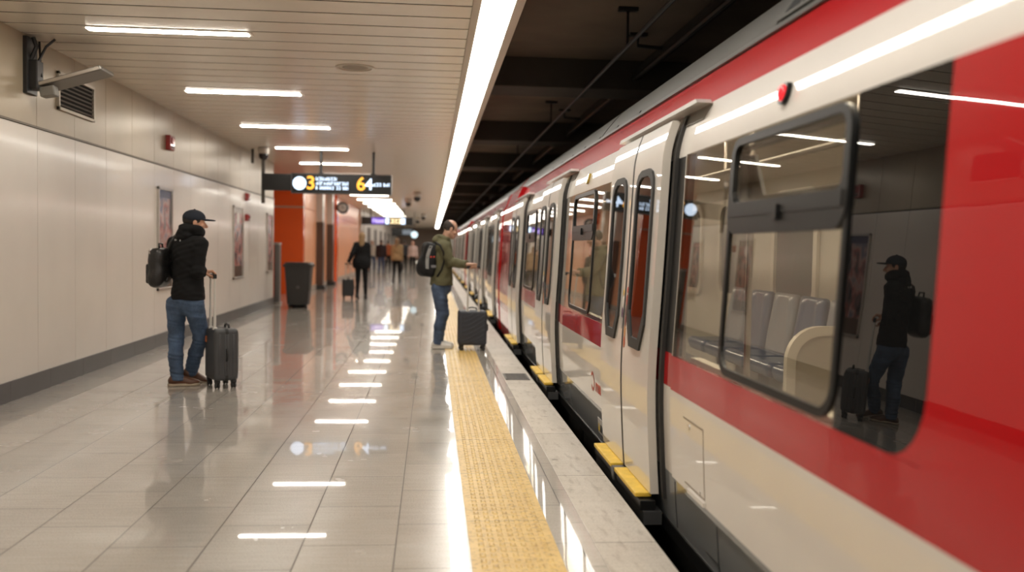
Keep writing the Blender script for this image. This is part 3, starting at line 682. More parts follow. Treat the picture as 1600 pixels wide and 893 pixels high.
def door_pair(root, y0, detail):
    for li in range(2):
        a, c = y0+li*LEAF+.006, y0+(li+1)*LEAF-.006
        b = BM(); pslab(b, [(c, 2.09), (a, 2.09), (a, .09), (c, .09)], -.075, -.03, 0, 1)
        d = obj('door', b, [P_door, mat('door_edge', (.60, .56, .50), .3)], root)
        py0, py1 = (y0+.13, y0+.565) if li == 0 else (y0+LEAF+.135, y0+2*LEAF-.13)
        outer = round_poly(py0, py1, .84, 1.86); inner = round_poly(py0+.035, py1-.035, .90, 1.82)
        b = BM(); pring(b, outer, inner, -.088, -.074); obj('window_gasket', b, T_rub, d)
        b = BM(); pslab(b, inner, -.080, -.076); obj('window_glass', b, G_blk, d)
        ye = c if li == 0 else a
        b = BM(); box(b, XP(1.2)-.085, XP(1.2)-.05, ye-.006, ye+.006, .06, 2.08)
        b2 = BM(); pslab(b2, [(ye+.009, 2.09), (ye-.009, 2.09), (ye-.009, .06), (ye+.009, .06)], -.077, -.05); b.free(); obj('rubber_seal', b2, T_rub, d)
        if detail:
            cols = [(.55, .36, .05), (.62, .58, .52), (.10, .05, .10), (.35, .33, .31)] if li == 1 else [(.40, .05, .03), (.32, .05, .03), (.12, .07, .06), (.20, .06, .05), (.55, .25, .09), (.45, .10, .04)]
            zz = 1.20 if li == 1 else 1.22
            for q, cc in enumerate(cols):
                yc = (a+.045) if li == 1 else (c-.05); z = zz-.062*q; rr = .032 if q else .024
                pl = [(yc+rr*.8*math.cos(2*PI*k/16), z-.06+rr*(1.15 if q else .8)*math.sin(2*PI*k/16)) for k in range(16)]
                b = BM(); pslab(b, pl, -.0765, -.0745); obj('door_sticker', b, mat('sticker_%d_%d' % (li, q), cc, .35), d)
        b = BM(); box(b, 1.118, 1.21, a+.05, c-.05, .06, .085, 0, bev=.006); st = obj('step', b, T_step, root)
        b = BM(); box(b, 1.135, 1.22, a+.0, c, .0, .055, 0, bev=.004); obj('step_bracket', b, T_blk, st)
    b = BM(); box(b, 1.15, 1.25, y0-.02, y0+DOORW+.02, -.07, .0, 0); box(b, 1.12, 1.2, y0+LEAF-.035, y0+LEAF+.035, .0, .075); obj('step_frame', b, mat('step_frame_metal', (.10, .10, .10), .4, metal=.6), root)
    b = BM(); pslab(b, [(y0+DOORW+.05, 2.147), (y0-.36, 2.147), (y0-.43, 2.120), (y0+DOORW+.05, 2.120)], -.082, -.005); obj('door_header', b, P_door, root)
    b = BM(); pslab(b, [(y0-.01, 2.112), (y0-.42, 2.112), (y0-.36, 2.05), (y0-.01, 2.05)], -.006, -.001); obj('guide_slot', b, mat('slot_shadow_metal', (.16, .145, .125), .5), root)
    b = BM(); pslab(b, [(y0-.005, 2.11), (y0-.05, 2.11), (y0-.05, .08), (y0-.005, .08)], -.02, .0); obj('door_pillar', b, T_rub, root)
def window_frame(root, y0, y1, detail):
    b = BM(); pring(b, rrect(y0, y1, .885, 1.872, .11), rrect(y0+.03, y1-.03, .915, 1.845, .085), -.024, -.010); fr = obj('window_frame', b, T_blk, root)
    b = BM(); pslab(b, [(y1-.03, 1.60), (y0+.03, 1.60), (y0+.03, 1.545), (y1-.03, 1.545)], -.034, -.006); pslab(b, [(y1-.03, 1.53), (y0+.03, 1.53), (y0+.03, 1.50), (y1-.03, 1.50)], -.028, -.006); obj('window_rail', b, T_blk, fr)
    b = BM(); pslab(b, [((y0+y1)/2+.03, 1.575), ((y0+y1)/2-.03, 1.575), ((y0+y1)/2-.03, 1.52), ((y0+y1)/2+.03, 1.52)], -.045, -.03); obj('latch', b, T_blk, fr)
    b = BM(); pring(b, rrect(y0+.004, y1-.004, 1.475, 1.868, .09), rrect(y0+.045, y1-.05, 1.60, 1.838, .05), -.030, -.008); obj('hopper_frame', b, T_blk, fr)
    b = BM(); pring(b, rrect(y0+.05, y1-.05, 1.60, 1.835, .03), rrect(y0+.065, y1-.065, 1.62, 1.82, .02), -.005, .03); obj('hopper_sash', b, T_blk, fr)
    b = BM(); x = XP(1.7)
    prism(b, [(y1-.05, 1.60), (y1-.05, 1.80), (y1-.13, 1.80), (y1-.26, 1.60)], 0, x+.03, x+.045); obj('hopper_stay', b, T_blk, fr)
def build_car(s0, doors, near_red, far_red, length, detail, label):
    """s0: world y of the near end; doors: world y of each door pair's near edge"""
    s1 = s0+length
    root = thing('train_car', (2.65, (s0+s1)/2, TRACKZ), label, 'train car', 'cars of the red and white train')
    mats = [P_white, P_red, P_grey, P_roof, T_blk]
    b = BM(); k = Skin(b)
    bays = []   # glazed stretches between doors
    edges = [s0+near_red]+[y for d in doors for y in (d-GAPN, d+DOORW+.12)]+[s1-far_red]
    for i in range(0, len(edges), 2):
        if edges[i+1]-edges[i] > .5: bays.append((edges[i], edges[i+1]))
    ys = sorted(set([s0, s1, s0+near_red, s1-far_red]+[round(e, 4) for e in edges]))
    clear = []
    for i, (a, c) in enumerate(bays):
        if not detail: continue
        a2 = a+.5 if i == 0 else a+.12
        clear.append((a2, c-.03))
    rn = near_red+.22 if near_red > 1 else near_red   # the red paint runs on under the rounded foot of the black pane
    ys.append(s0+rn)
    ys = sorted(set(round(v, 3) for v in ys+[v for q in clear for v in q]))
    for a, c in zip(ys, ys[1:]):
        mid = (a+c)/2; red_end = mid < s0+rn or mid > s1-far_red
        k.strip(a, c, -.03, .245, 2); k.strip(a, c, .245, .697, 0); k.strip(a, c, .697, .87, 1)
        if red_end: k.strip(a, c, .87, 1.885, 1)
        elif not any(q[0] < mid < q[1] for q in clear): k.strip(a, c, .87, 1.885, 4)
        k.strip(a, c, 1.885, 2.13, 0); k.strip(a, c, 2.13, 2.345, 1); k.strip(a, c, 2.345, 2.875, 3)
    # far half of the roof and the blind side
    for v in list(b.verts): pass
    far = [(2.65, 2.875), (3.3, 2.86), (3.75, 2.6), (3.98, 2.2), (4.05, .7), (4.04, -.03)]
    for (x0, z0), (x1, z1) in zip(far, far[1:]):
        f = b.faces.new([b.verts.new(p) for p in ((x0, s0, z0), (x0, s1, z0), (x1, s1, z1), (x1, s0, z1))]); f.material_index = 3 if z1 > 2.1 else 0
    side = [(XP(z), z) for z in ZL]+far[1:]
    for y in (s0, s1):
        f = b.faces.new([b.verts.new((x, y, z)) for x, z in side]); f.material_index = 1 if (near_red if y == s0 else far_red) > .1 else 4
    sh = obj('body_shell', b, mats, root)
    # raised side panels between the doors with the window glass in them
    for i, (a, c) in enumerate(bays):
        b = BM(); ae = a; a = s0 if (i == 0 and near_red > 1) else a
        pslab(b, [(c, .697), (a, .697), (a, .25), (c, .25)], -.016, .0, 0, 2); pslab(b, [(c, .868), (a, .868), (a, .697), (c, .697)], -.016, .0, 1, 1)
        if ae > a+.1:
            arc = [(ae+.17-.17*math.cos(t*PI/12), 1.05-.18*math.sin(t*PI/12)) for t in range(0, 7)]
            for p, q in zip(arc, arc[1:]): pslab(b, [(ae, p[1]), (ae, q[1]), (q[0], q[1]), (p[0], p[1])], -.016, .0, 1, 1)
        if ae > a+.1: pslab(b, [(ae, 1.885), (a, 1.885), (a, .868), (ae, .868)], -.016, .0, 1, 1)
        a = ae; obj('side_panel', b, [P_white, P_red, T_edge], root)
        if detail:
            a2, c2 = clear[i]
            if i == 0: pl = [(a2, 1.885), (a, 1.885)]+[(a+.17-.17*math.cos(t*PI/12), 1.05-.18*math.sin(t*PI/12)) for t in range(0, 7)]+[(a2, .87)]
            else: pl = [(a2, 1.885), (a, 1.885), (a, .87), (a2, .87)]
            b = BM(); pslab(b, pl, -.0165, .0); obj('black_glass', b, G_blk, root)
            b = BM(); pslab(b, [(c-.012, 1.885), (a2, 1.885), (a2, .87), (c-.012, .87)], -.0165, -.010); obj('window_glass', b, G_clr, root)
            b = BM(); pslab(b, [(c, 1.885), (c-.012, 1.885), (c-.012, .87), (c, .87)], -.0165, .0); obj('glass_edge', b, T_edge, root)
            b = BM(); pslab(b, [(c-.012, 1.885), (c-.05, 1.885), (c-.05, .87), (c-.012, .87)], -.009, .02); pslab(b, [(a2+.03, 1.885), (a2-.0, 1.885), (a2-.0, .87), (a2+.03, .87)], -.009, .02); obj('glass_backing', b, T_blk, root)
            if i:
                ya, yb = a+.82, a+1.78; b = BM(); pslab(b, [(yb, 1.82), (ya, 1.82), (ya, 1.615), (yb, 1.615)], .004, .012); obj('hopper_glass', b, G_blk, root)
            ym = {0: (2.71, 3.85)}.get(i, (a+.75, a+1.85)); window_frame(root, ym[0], ym[1], True)
        else:
            b = BM(); pslab(b, [(c-.012, 1.885), (a, 1.885), (a, .87), (c-.012, .87)], -.0165, .0); obj('window_glass', b, G_blk, root)
            b = BM(); pslab(b, [(c, 1.885), (c-.012, 1.885), (c-.012, .87), (c, .87)], -.0165, .0); obj('glass_edge', b, T_edge, root)
    for (ya, yb) in ([(s1-far_red+.02, s1)] if far_red > 1 else [])+([(s0, s0+near_red)] if .3 < near_red < 1 else []):
        b = BM(); pslab(b, [(yb, 2.345), (ya, 2.345), (ya, -.03), (yb, -.03)], -.07, .0); obj('red_end_fairing', b, P_red, root)
    for d in doors: door_pair(root, d, detail)
    # roof rail, seams, underframe, bogies, end gangway
    b = BM(); pslab(b, [(s1, 2.365), (s0, 2.365), (s0, 2.335), (s1, 2.335)], -.018, .01); obj('roof_gutter', b, mat('gutter_light', (.13, .125, .115), .35, metal=.2), root)
    for yy in ([3.95, 8.1] if detail else [s0+4.5, s0+9]):
        b = BM(); pslab(b, [(yy+.012, 2.74), (yy-.012, 2.74), (yy-.012, 2.36), (yy+.012, 2.36)], -.004, .004); obj('roof_seam', b, T_blk, root)
    if detail:
        b = BM(); pslab(b, [(3.86, 2.66), (2.35, 2.66), (2.35, 2.375), (3.86, 2.375)], -.03, .02, 0); rv = obj('roof_vent', b, P_roof, root)
        for n in range(8):
            y1 = 3.80-n*.18; b = BM(); pslab(b, [(y1, 2.455), (y1-.145, 2.455), (y1-.145, 2.40), (y1, 2.40)], -.033, -.02); obj('vent_slot', b, mat('void_black', (.004, .004, .004), .9), rv)
        for n in range(5):
            z = 2.475+n*.034; b = BM(); pslab(b, [(3.82, z+.016), (2.38, z+.016), (2.38, z), (3.82, z)], -.034, -.02); obj('louvre', b, T_blk, rv)
        for n in range(7):
            y1 = 6.6+n*.8; b = BM(); pslab(b, [(y1+.12, 2.40), (y1, 2.40), (y1, 2.375), (y1+.12, 2.375)], -.006, .0); obj('roof_slot', b, T_blk, root)
        # marker lamp over the window
        ym, zm = 3.37, 1.99
        b = BM(); pslab(b, [(ym+.036*math.cos(q*PI/10), zm+.042*math.sin(q*PI/10)) for q in range(20)], -.02, .0); ml = obj('marker_lamp', b, T_blk, root)
        v_ = S().u(f_ell((XP(zm)-.018, ym, zm), (.02, .027, .033)), 0); sobj('lens', v_, (XP(zm)-.06, ym-.06, zm-.07), (XP(zm)+.03, ym+.06, zm+.07), .005, M_tail, ml)
        b = BM(); v2 = S()
        pl = [(7.72+.04*math.cos(q*PI/8), 1.99+.045*math.sin(q*PI/8)) for q in range(16)]; pslab(b, pl, -.02, .0); obj('marker_lamp', b, mat('amber_lens', (.35, .24, .05), .2), root)
        # service hatch low on the white panel
        b = BM(); hy0, hy1, hz0, hz1 = 4.03, 4.36, .285, .60
        for q in ([(hy1, hz1+.004), (hy0, hz1+.004), (hy0, hz1-.002), (hy1, hz1-.002)], [(hy0+.005, hz1), (hy0, hz1), (hy0, hz0), (hy0+.005, hz0)]): pslab(b, q, -.0175, -.012)
        pslab(b, [(hy1+.0, hz0+.003), (hy0, hz0+.003), (hy0, hz0-.002), (hy1, hz0-.002)], -.0175, -.012)
        hs = obj('hatch_seam', b, mat('seam_brown', (.20, .16, .12), .6), root)
        for (y_, z_) in ((hy1-.1, .57), (hy0+.08, .30)):
            b = BM(); pslab(b, [(y_+.012*math.cos(q*PI/6), z_+.012*math.sin(q*PI/6)) for q in range(12)], -.02, -.015); obj('hatch_lock', b, M_sst, root)
        b = BM(); pslab(b, [(hy1-.08, .275), (hy0-.01, .275), (hy0-.01, .255), (hy1-.08, .255)], -.03, -.015); obj('hatch_hinge', b, P_white, root)
        b = BM(); pslab(b, [(3.92, .20), (3.912, .20), (3.912, -.02), (3.92, -.02)], -.002, .0); pslab(b, [(4.1, .03), (3.92, .03), (3.92, .024), (4.1, .024)], -.002, .0); pslab(b, [(4.62, .22), (4.614, .22), (4.614, -.02), (4.62, -.02)], -.002, .0); obj('skirt_seam', b, T_blk, root)
        # red round emblem with lettering on the white panel past the door
        xs = XP(.45)-.0175; Mr = mat('emblem_red', (.40, .045, .03), .4)
        b = BM(); yc, zc_ = 6.92, .405
        ring = lambda r, a0, a1: [(yc+r*math.cos(a0+(a1-a0)*q/24), zc_+r*math.sin(a0+(a1-a0)*q/24)) for q in range(25)]
        o_, i_ = ring(.075, .6, 5.7), ring(.05, .6, 5.7)
        for q in range(24):
            f = b.faces.new([b.verts.new((XP(z)-.0178, y, z)) for y, z in (o_[q], o_[q+1], i_[q+1], i_[q])])
        obj('round_emblem', b, Mr, root)
        place_text('lettering', 'rman', .135, (XP(.39)-.0172, 6.665, .39), (0, -1, 0), (.0, 0, 1), Mr, root, bold=.003, extrude=.0008)
        b = BM(); pslab(b, [(6.85, .145), (6.43, .145), (6.43, .03), (6.85, .03)], -.003, .0); pl_ = obj('number_plate', b, mat('plate_pale', (.42, .40, .38), .4), root)
        for ch, yy, cc in (('a', 6.80, (.45, .32, .02)), ('m', 6.71, (.05, .05, .05)), ('u', 6.61, (.08, .06, .16)), ('a', 6.53, (.16, .05, .18)), ('s', 6.47, (.06, .05, .10))):
            place_text('lettering', ch, .12, (XP(.09)-.0035, yy, .09), (0, -1, 0), (0, 0, 1), mat('plate_ink_'+ch+str(int(yy*100)), cc, .5), root, bold=.003, extrude=.0008)
    b = BM(); box(b, 1.36, 3.9, s0+.3, s1-.3, -.55, -.04); obj('underframe', b, T_und, root)
    b = BM(); box(b, 1.27, 1.36, s0+.2, s1-.2, -.10, -.03); obj('skirt_rail', b, T_blk, root)
    for yc in (s0+3.2 if not detail else 4.55, s1-3.2):
        b = BM(); box(b, 1.40, 1.60, yc-1.5, yc+1.5, -.52, -.34, bev=.02)
        for q in (-.95, .95):
            box(b, 1.36, 1.52, yc+q-.16, yc+q+.16, -.72, -.4, bev=.03); tube(b, [(1.44, yc+q-.25, -.36), (1.44, yc+q-.25, -.16)], .07, 10); tube(b, [(1.44, yc+q+.25, -.36), (1.44, yc+q+.25, -.16)], .07, 10)
        bg = obj('bogie', b, T_und, root)
        for q in (-.95, .95):
            b = BM(); lathe(b, [(.05, 1.52), (.40, 1.52), (.42, 1.56), (.44, 1.64), (.05, 1.64)], yc+q, 0, 28, axis='x', cz=-.6); obj('wheel', b, mat('wheel_steel', (.10, .095, .09), .45, metal=.7), bg)
    for yy in np.arange(s0+1.2, s1-1, 1.9): b = BM(); box(b, 1.33, 1.7, yy, yy+.7, -.42, -.11, bev=.02); obj('equipment_box', b, T_und, root)
    if near_red > .1:
        b = BM(); box(b, 1.6, 3.7, s0-.27, s0, .0, 2.5)
    else:
        b = BM(); box(b, 1.5, 3.8, s0-.27, s0, -.1, 2.55)
    obj('gangway', b, mat('gangway_black', (.014, .013, .012), .7), root)
    if detail:   # the saloon behind the clear glass
        b = BM(); box(b, 1.33, 4.0, s0+.2, s1-.2, .0, .05); obj('saloon_floor', b, L_floor, root)
        b = BM()
        box(b, 3.40, 3.46, s0+.2, s1-.2, .05, 2.26); box(b, 1.46, 3.46, s0+.2, s1-.2, 2.22, 2.26); prism(b, [(3.1, 2.22), (3.42, 2.22), (3.42, 1.98)], 1, s0+.2, s1-.2)
        box(b, 1.42, 3.4, s0+.2, s0+.25, .05, 2.22); box(b, 1.42, 3.4, s1-.25, s1-.2, .05, 2.22)
        obj('saloon_lining', b, L_cream, root)
        b = BM()
        for (a, c) in bays:
            box(b, 1.32, 1.37, a, c, .05, .86)
        obj('window_sill_lining', b, L_reveal, root)
        for yw in np.arange(s0+2.2, s1-1.5, 1.75):
            b = BM(); o_ = rrect(yw-.55, yw+.55, .85, 2.0, .2, 6); i_ = rrect(yw-.47, yw+.47, .93, 1.92, .15, 6); n = len(o_)
            Rr = [[b.verts.new((x, y, z)) for y, z in pl] for pl, x in ((o_, 3.398), (o_, 3.365), (i_, 3.365), (i_, 3.398))]
            for q in range(n):
                j = (q+1) % n
                for u, w in ((0, 1), (1, 2), (2, 3)): b.faces.new((Rr[u][q], Rr[u][j], Rr[w][j], Rr[w][q]))
            bmesh.ops.recalc_face_normals(b, faces=b.faces)
            wf = obj('far_window', b, L_reveal, root)
            b = BM(); b.faces.new([b.verts.new((3.396, y, z)) for y, z in i_]); obj('far_window_glass', b, mat('far_pane', (.16, .15, .13), .08), wf)
        for x in (1.60,):
            b = BM(); box(b, x-.06, x+.06, s0+.6, s1-.6, 2.205, 2.22); open_top(b); obj('saloon_lamp', b, L_lamp, root)
        for n in range(5):
            yc = 7.05+.62*n; mt = (L_seat2, L_seat)[n % 2]
            seat = S().u(f_rbox((3.0, yc, .45), (.23, .275, .035), .033), 0).u(f_rbox((2.82, yc, .42), (.05, .265, .06), .045), .04)
            so = sobj('passenger_seat', seat, (2.7, yc-.31, .28), (3.3, yc+.31, .58), .016, L_seat, root)
            Rb = np.array([[math.cos(.16), 0, math.sin(.16)], [0, 1, 0], [-math.sin(.16), 0, math.cos(.16)]])
            bk = S().u(f_rbox((3.23, yc, .75), (.035, .262, .28), .034, Rb), 0).u(f_cap((3.22, yc-.22, .58), (3.26, yc-.16, .95), .045), .03).u(f_cap((3.22, yc+.22, .58), (3.26, yc+.16, .95), .045), .03)
            sobj('seat_back', bk, (3.05, yc-.31, .4), (3.4, yc+.31, 1.12), .016, mt, so)
            b = BM(); box(b, 3.0, 3.1, yc-.03, yc+.03, .05, .43); obj('seat_leg', b, M_sst, so)
        b = BM(); o_ = rrect(2.62, 3.36, .08, .86, .26, 8); i_ = rrect(2.69, 3.30, .15, .79, .2, 8); n = len(o_)
        Rr = [[b.verts.new((x, y, z)) for x, z in pl] for pl, y in ((o_, 6.62), (o_, 6.68), (i_, 6.68), (i_, 6.62))]
        for q in range(n):
            j = (q+1) % n
            for u, w in ((0, 1), (1, 2), (2, 3), (3, 0)): b.faces.new((Rr[u][q], Rr[u][j], Rr[w][j], Rr[w][q]))
        bmesh.ops.recalc_face_normals(b, faces=b.faces); ds = obj('draught_screen', b, L_reveal, root)
        b = BM(); prism(b, rrect(2.68, 3.31, .14, .80, .21, 8), 1, 6.64, 6.66); obj('screen_pane', b, mat('screen_pane_beige', (.50, .45, .37), .3), ds)
        for yy in (5.0, 6.3, 9.0, 10.6):
            b = BM(); tube(b, [(1.75, yy, .05), (1.75, yy, 2.22)], .018, 10); obj('grab_pole', b, M_sst, root)
        b = BM(); tube(b, [(2.0, s0+1, 1.95), (2.0, s1-1, 1.95)], .016, 8); obj('grab_rail', b, M_sst, root)
        for yy in np.arange(s0+1, s1-1, 2.0):
            b = BM(); tube(b, [(2.0, yy, 1.95), (2.0, yy, 2.22)], .012, 6); obj('rail_hanger', b, M_sst, root)
    return root
car0 = build_car(-.75, [4.86, 8.96, 12.75], 2.95, 1.70, 16.65, True, 'nearest train car, red and white with open view of blue seats behind its window')
car1 = build_car(16.25, [18.0, 22.1, 26.2, 30.3], .55, .25, 16.5, False, 'second train car, first beyond the bright red car end, white doors in a row')
car1.location.x += 0
for k, nm in enumerate(('third train car along the platform edge, seen very obliquely past the standing person', 'fourth train car far along the platform edge, only thin door stripes visible', 'farthest train car at the dark end of the platform')):
    c = copy_tree(car1); c.location.y += 16.8*(k+1); c['label'] = nm
# ------------------------------------------------------------------ people
def N(v): v = V3(v); return v/np.linalg.norm(v)
UP = np.array([0, 0, 1.0])
def dirs(a): return np.array([math.sin(a), math.cos(a), 0]), np.array([math.cos(a), -math.sin(a), 0])
def pose(x, y, a, h=1.72, stride=.0, swing=.0, lean=.03):
    """generic standing or walking joints, heading angle a clockwise from +Y; index 0 left, 1 right"""
    s = h/1.75; f, r = dirs(a); o = np.array([x, y, 0.0]); J = dict(s=s, a=a, head_a=a, head_p=0.0)
    P = lambda rr, ff, uu: o+s*(rr*r+ff*f+uu*UP)
    J['pelvis'] = P(0, 0, .94); J['chest'] = P(0, lean, 1.28); J['neck'] = P(0, lean*1.2, 1.47); J['head'] = P(0, lean*1.2+.03, 1.625)
    J['sh'] = [P(-.175, lean, 1.41), P(.175, lean, 1.41)]; J['hip'] = [P(-.09, 0, .90), P(.09, 0, .90)]
    J['el'] = [P(-.215, lean-.02+swing*.5, 1.13), P(.215, lean-.02-swing*.5, 1.13)]
    J['wr'] = [P(-.228, lean+.05+swing, .89), P(.228, lean+.05-swing, .89)]
    J['kn'] = [P(-.095, .03-stride*.30+(.03 if stride else 0), .49), P(.095, .03+stride*.35, .495)]
    J['an'] = [P(-.10, -stride*.75, .09+abs(stride)*.12), P(.10, stride*.62, .085)]
    J['toe'] = [N(f-UP*(.9*abs(stride))), N(f+UP*(.12*abs(stride)))]
    return J
def head_frame(J):
    f, r = dirs(J['head_a']); p = J['head_p']; hf = f*math.cos(p)-UP*math.sin(p); hu = UP*math.cos(p)+f*math.sin(p)
    return r, hf, hu
def hl(J, x, y, z):
    r, f, u = head_frame(J); return J['head']+J['s']*(x*r+y*f+z*u)
def foot_pts(J, i):
    t = J['toe'][i]; s = J['s']; side = N(np.cross(t, UP)); fu = N(np.cross(side, t)); an = J['an'][i]; g = an-fu*.085*s
    return t, side, fu, g
def fingers_grip(sd, W, G, A, r=.0085, bar=.013):
    """W wrist, G centre of the gripped bar, A bar axis"""
    A = N(A); D = V3(G)-V3(W); D = N(D-A*(D@A)); U = N(np.cross(A, D)); U = U if U[2] > 0 else -U
    W, G = V3(W), V3(G); rad = bar+r+.002
    for k in range(4):
        q = (k-1.5)*.0205; L = (.95, 1.05, 1.0, .82)[k]
        c = G+A*q; kn = c+U*(rad+.012)-D*.022
        sd.u(f_cap(W+A*q*.55+U*.004, kn, .015, .0125), .014)
        pts = [kn]+[c+(D*math.cos(t)+U*math.sin(t))*rad for t in (1.1, .0, -1.1*L, -2.1*L)]
        for p0, p1, r0 in zip(pts, pts[1:], (1.15, 1.05, 1, .92)): sd.u(f_cap(p0, p1, r*r0, r*r0*.95), .004)
    th = [W+A*.028+D*.01, W+A*.040+D*.045-U*.012, G+A*.038-D*rad*.6-U*rad*.6, G+A*.020+D*.004-U*rad*1.15]
    for p0, p1, r0, r1 in zip(th, th[1:], (.016, .0125, .0105), (.013, .011, .0095)): sd.u(f_cap(p0, p1, r0, r1), .006)
def fingers_relaxed(sd, W, D, Nn, side, r=.0082, s=1.0):
    """hanging hand: D down the hand, Nn palm normal, side: direction of the thumb"""
    W, D, Nn, side = V3(W), N(D), N(Nn), N(side)
    for k in range(4):
        q = side*(1.5-k)*.020*s; kn = W+D*.085*s+q; ln = (.9, 1.0, .95, .75)[k]*s
        sd.u(f_cap(W+q*.5+D*.01, kn, .0145*s, .0115*s), .014)
        p = kn; dd = D
        for j, seg in enumerate((.040, .026, .022)):
            dd = N(dd+Nn*(.22+.12*j)); n_ = p+dd*seg*ln; sd.u(f_cap(p, n_, r*s*(1.02-.06*j), r*s*(.96-.06*j)), .004); p = n_
    th = [W+side*.02*s+D*.015, W+side*.042*s+D*.05+Nn*.012, W+side*.044*s+D*.085+Nn*.022, W+side*.036*s+D*.11+Nn*.03]
    for p0, p1, r0, r1 in zip(th, th[1:], (.015, .012, .010), (.0125, .0105, .009)): sd.u(f_cap(p0, p1, r0*s, r1*s), .006)
def bbox(pts, pad): p = np.array(pts); return p.min(0)-pad, p.max(0)+pad
def allj(J): return [J['pelvis'], J['chest'], J['head'], *J['sh'], *J['el'], *J['wr'], *J['kn'], *J['an']]
def body_sdf(J, grips=(None, None)):
    s = J['s']; r, f, u = head_frame(J); Rh = np.stack([r, f, u], 1); b = S(); bf, br = dirs(J['a']); Rb = np.stack([br, bf, UP], 1)
    H = lambda x, y, z: hl(J, x, y, z)
    b.u(f_ell(H(0, -.012, .032), np.array([.074, .096, .088])*s, Rh), 0)
    b.u(f_ell(H(0, .022, -.038), np.array([.060, .072, .082])*s, Rh), .03)
    b.u(f_cap(H(-.045, .0, -.06), H(-.02, .062, -.096), .028*s, .024*s), .02).u(f_cap(H(.045, .0, -.06), H(.02, .062, -.096), .028*s, .024*s), .02)
    b.u(f_cap(H(-.012, .070, -.098), H(.012, .070, -.098), .021*s), .015)
    b.u(f_cap(H(-.035, .074, .022), H(.035, .074, .022), .013*s), .012)
    for q in (-1, 1):
        b.sub(f_ell(H(q*.031, .100, .0), np.array([.017, .014, .012])*s, Rh), .012)
        b.u(f_ell(H(q*.031, .080, .001), np.array([.0125, .0125, .011])*s, Rh), .003)
        b.u(f_ell(H(q*.042, .068, -.030), np.array([.022, .018, .018])*s, Rh), .018)
        b.u(f_ell(H(q*.076, -.004, -.008), np.array([.009, .021, .033])*s, Rh), .006)
    b.u(f_cap(H(0, .084, .010), H(0, .112, -.032), .007*s, .0135*s), .010).u(f_cap(H(-.012, .100, -.037), H(.012, .100, -.037), .0075*s), .006)
    b.u(f_cap(H(-.02, .083, -.066), H(.02, .083, -.066), .0075*s), .006).u(f_cap(H(-.017, .082, -.078), H(.017, .082, -.078), .008*s), .006)
    b.u(f_cap(J['neck']-UP*.03*s, H(0, -.018, -.07), .062*s, .054*s), .03)
    b.u(f_ell(J['chest']+UP*.03*s, np.array([.155, .10, .17])*s, Rb), .05).u(f_ell((J['chest']+J['pelvis'])/2, np.array([.135, .095, .18])*s, Rb), .05).u(f_ell(J['pelvis'], np.array([.15, .105, .11])*s, Rb), .05)
    for i in (0, 1):
        b.u(f_cap(J['neck']-UP*.05*s, J['sh'][i], .05*s, .05*s), .04)
        b.u(f_cap(J['sh'][i], J['el'][i], .05*s, .038*s), .02).u(f_cap(J['el'][i], J['wr'][i], .039*s, .026*s), .015)
        b.u(f_cap(J['hip'][i]-bf*.02, J['kn'][i], .060*s, .044*s), .03).u(f_cap(J['kn'][i], J['an'][i]+UP*.02, .044*s, .032*s), .02)
        t, sd, fu, g = foot_pts(J, i); b.u(f_cap(J['an'][i]-fu*.03, g+t*.12*s+fu*.035*s, .032*s, .024*s), .02)
        w, e = J['wr'][i], J['el'][i]
        if grips[i] is not None: fingers_grip(b, w, grips[i][0], grips[i][1])
        else: fingers_relaxed(b, w, N(w-e)*.6-UP*.4, N(-(1 if i == 1 else -1)*br*.8+bf*.3), bf, s=s)
    return b
def jacket_sdf(J, hem, fat=.0, flare=.0, cuff=.012, folds=.004, sleeve=.058):
    s = J['s']; bf, br = dirs(J['a']); Rb = np.stack([br, bf, UP], 1); b = S(); g = .026+fat
    b.u(f_ell(J['chest']+UP*.02*s, np.array([.165+g, .108+g, .195+g])*s, Rb), 0).u(f_ell((J['chest']+J['pelvis'])/2, np.array([.150+g, .104+g, .24])*s, Rb), .07)
    low = np.array(J['pelvis']); low = low+0; b.u(f_ell(low, np.array([.158+g+flare, .118+g+flare, .22])*s, Rb), .08)
    if hem < J['pelvis'][2]-.18*s: b.u(f_cap(J['pelvis']-br*.05, np.array([J['pelvis'][0], J['pelvis'][1], hem-.05])-br*.05, .14+flare, .15+flare), .08).u(f_cap(J['pelvis']+br*.05, np.array([J['pelvis'][0], J['pelvis'][1], hem-.05])+br*.05, .14+flare, .15+flare), .08)
    for i in (0, 1): b.u(f_cap(J['neck']-UP*.055*s, J['sh'][i]+UP*.0, .058*s, .066*s), .05)
    b.u(f_cap(J['neck']-UP*.06*s, J['neck']+UP*.015*s, .075*s, .072*s), .04)
    b.i(f_plane(np.array([0, 0, hem]), -UP))
    for i in (0, 1):
        sh, el, wr = J['sh'][i], J['el'][i], J['wr'][i]; d = N(wr-el)
        b.u(f_cap(sh, el, (sleeve+.012+fat*.4)*s, sleeve*s), .035)
        c = f_cap(el, wr+d*.05, sleeve*s, (sleeve-.016)*s); pl = f_plane(wr-d*cuff, d)
        b.u((lambda c, pl: lambda P: np.maximum(c(P), pl(P)))(c, pl), .02)
    if folds: b.fold(folds, 34, int(abs(J['pelvis'][0]*1000)) % 9999, 1.6)
    return b
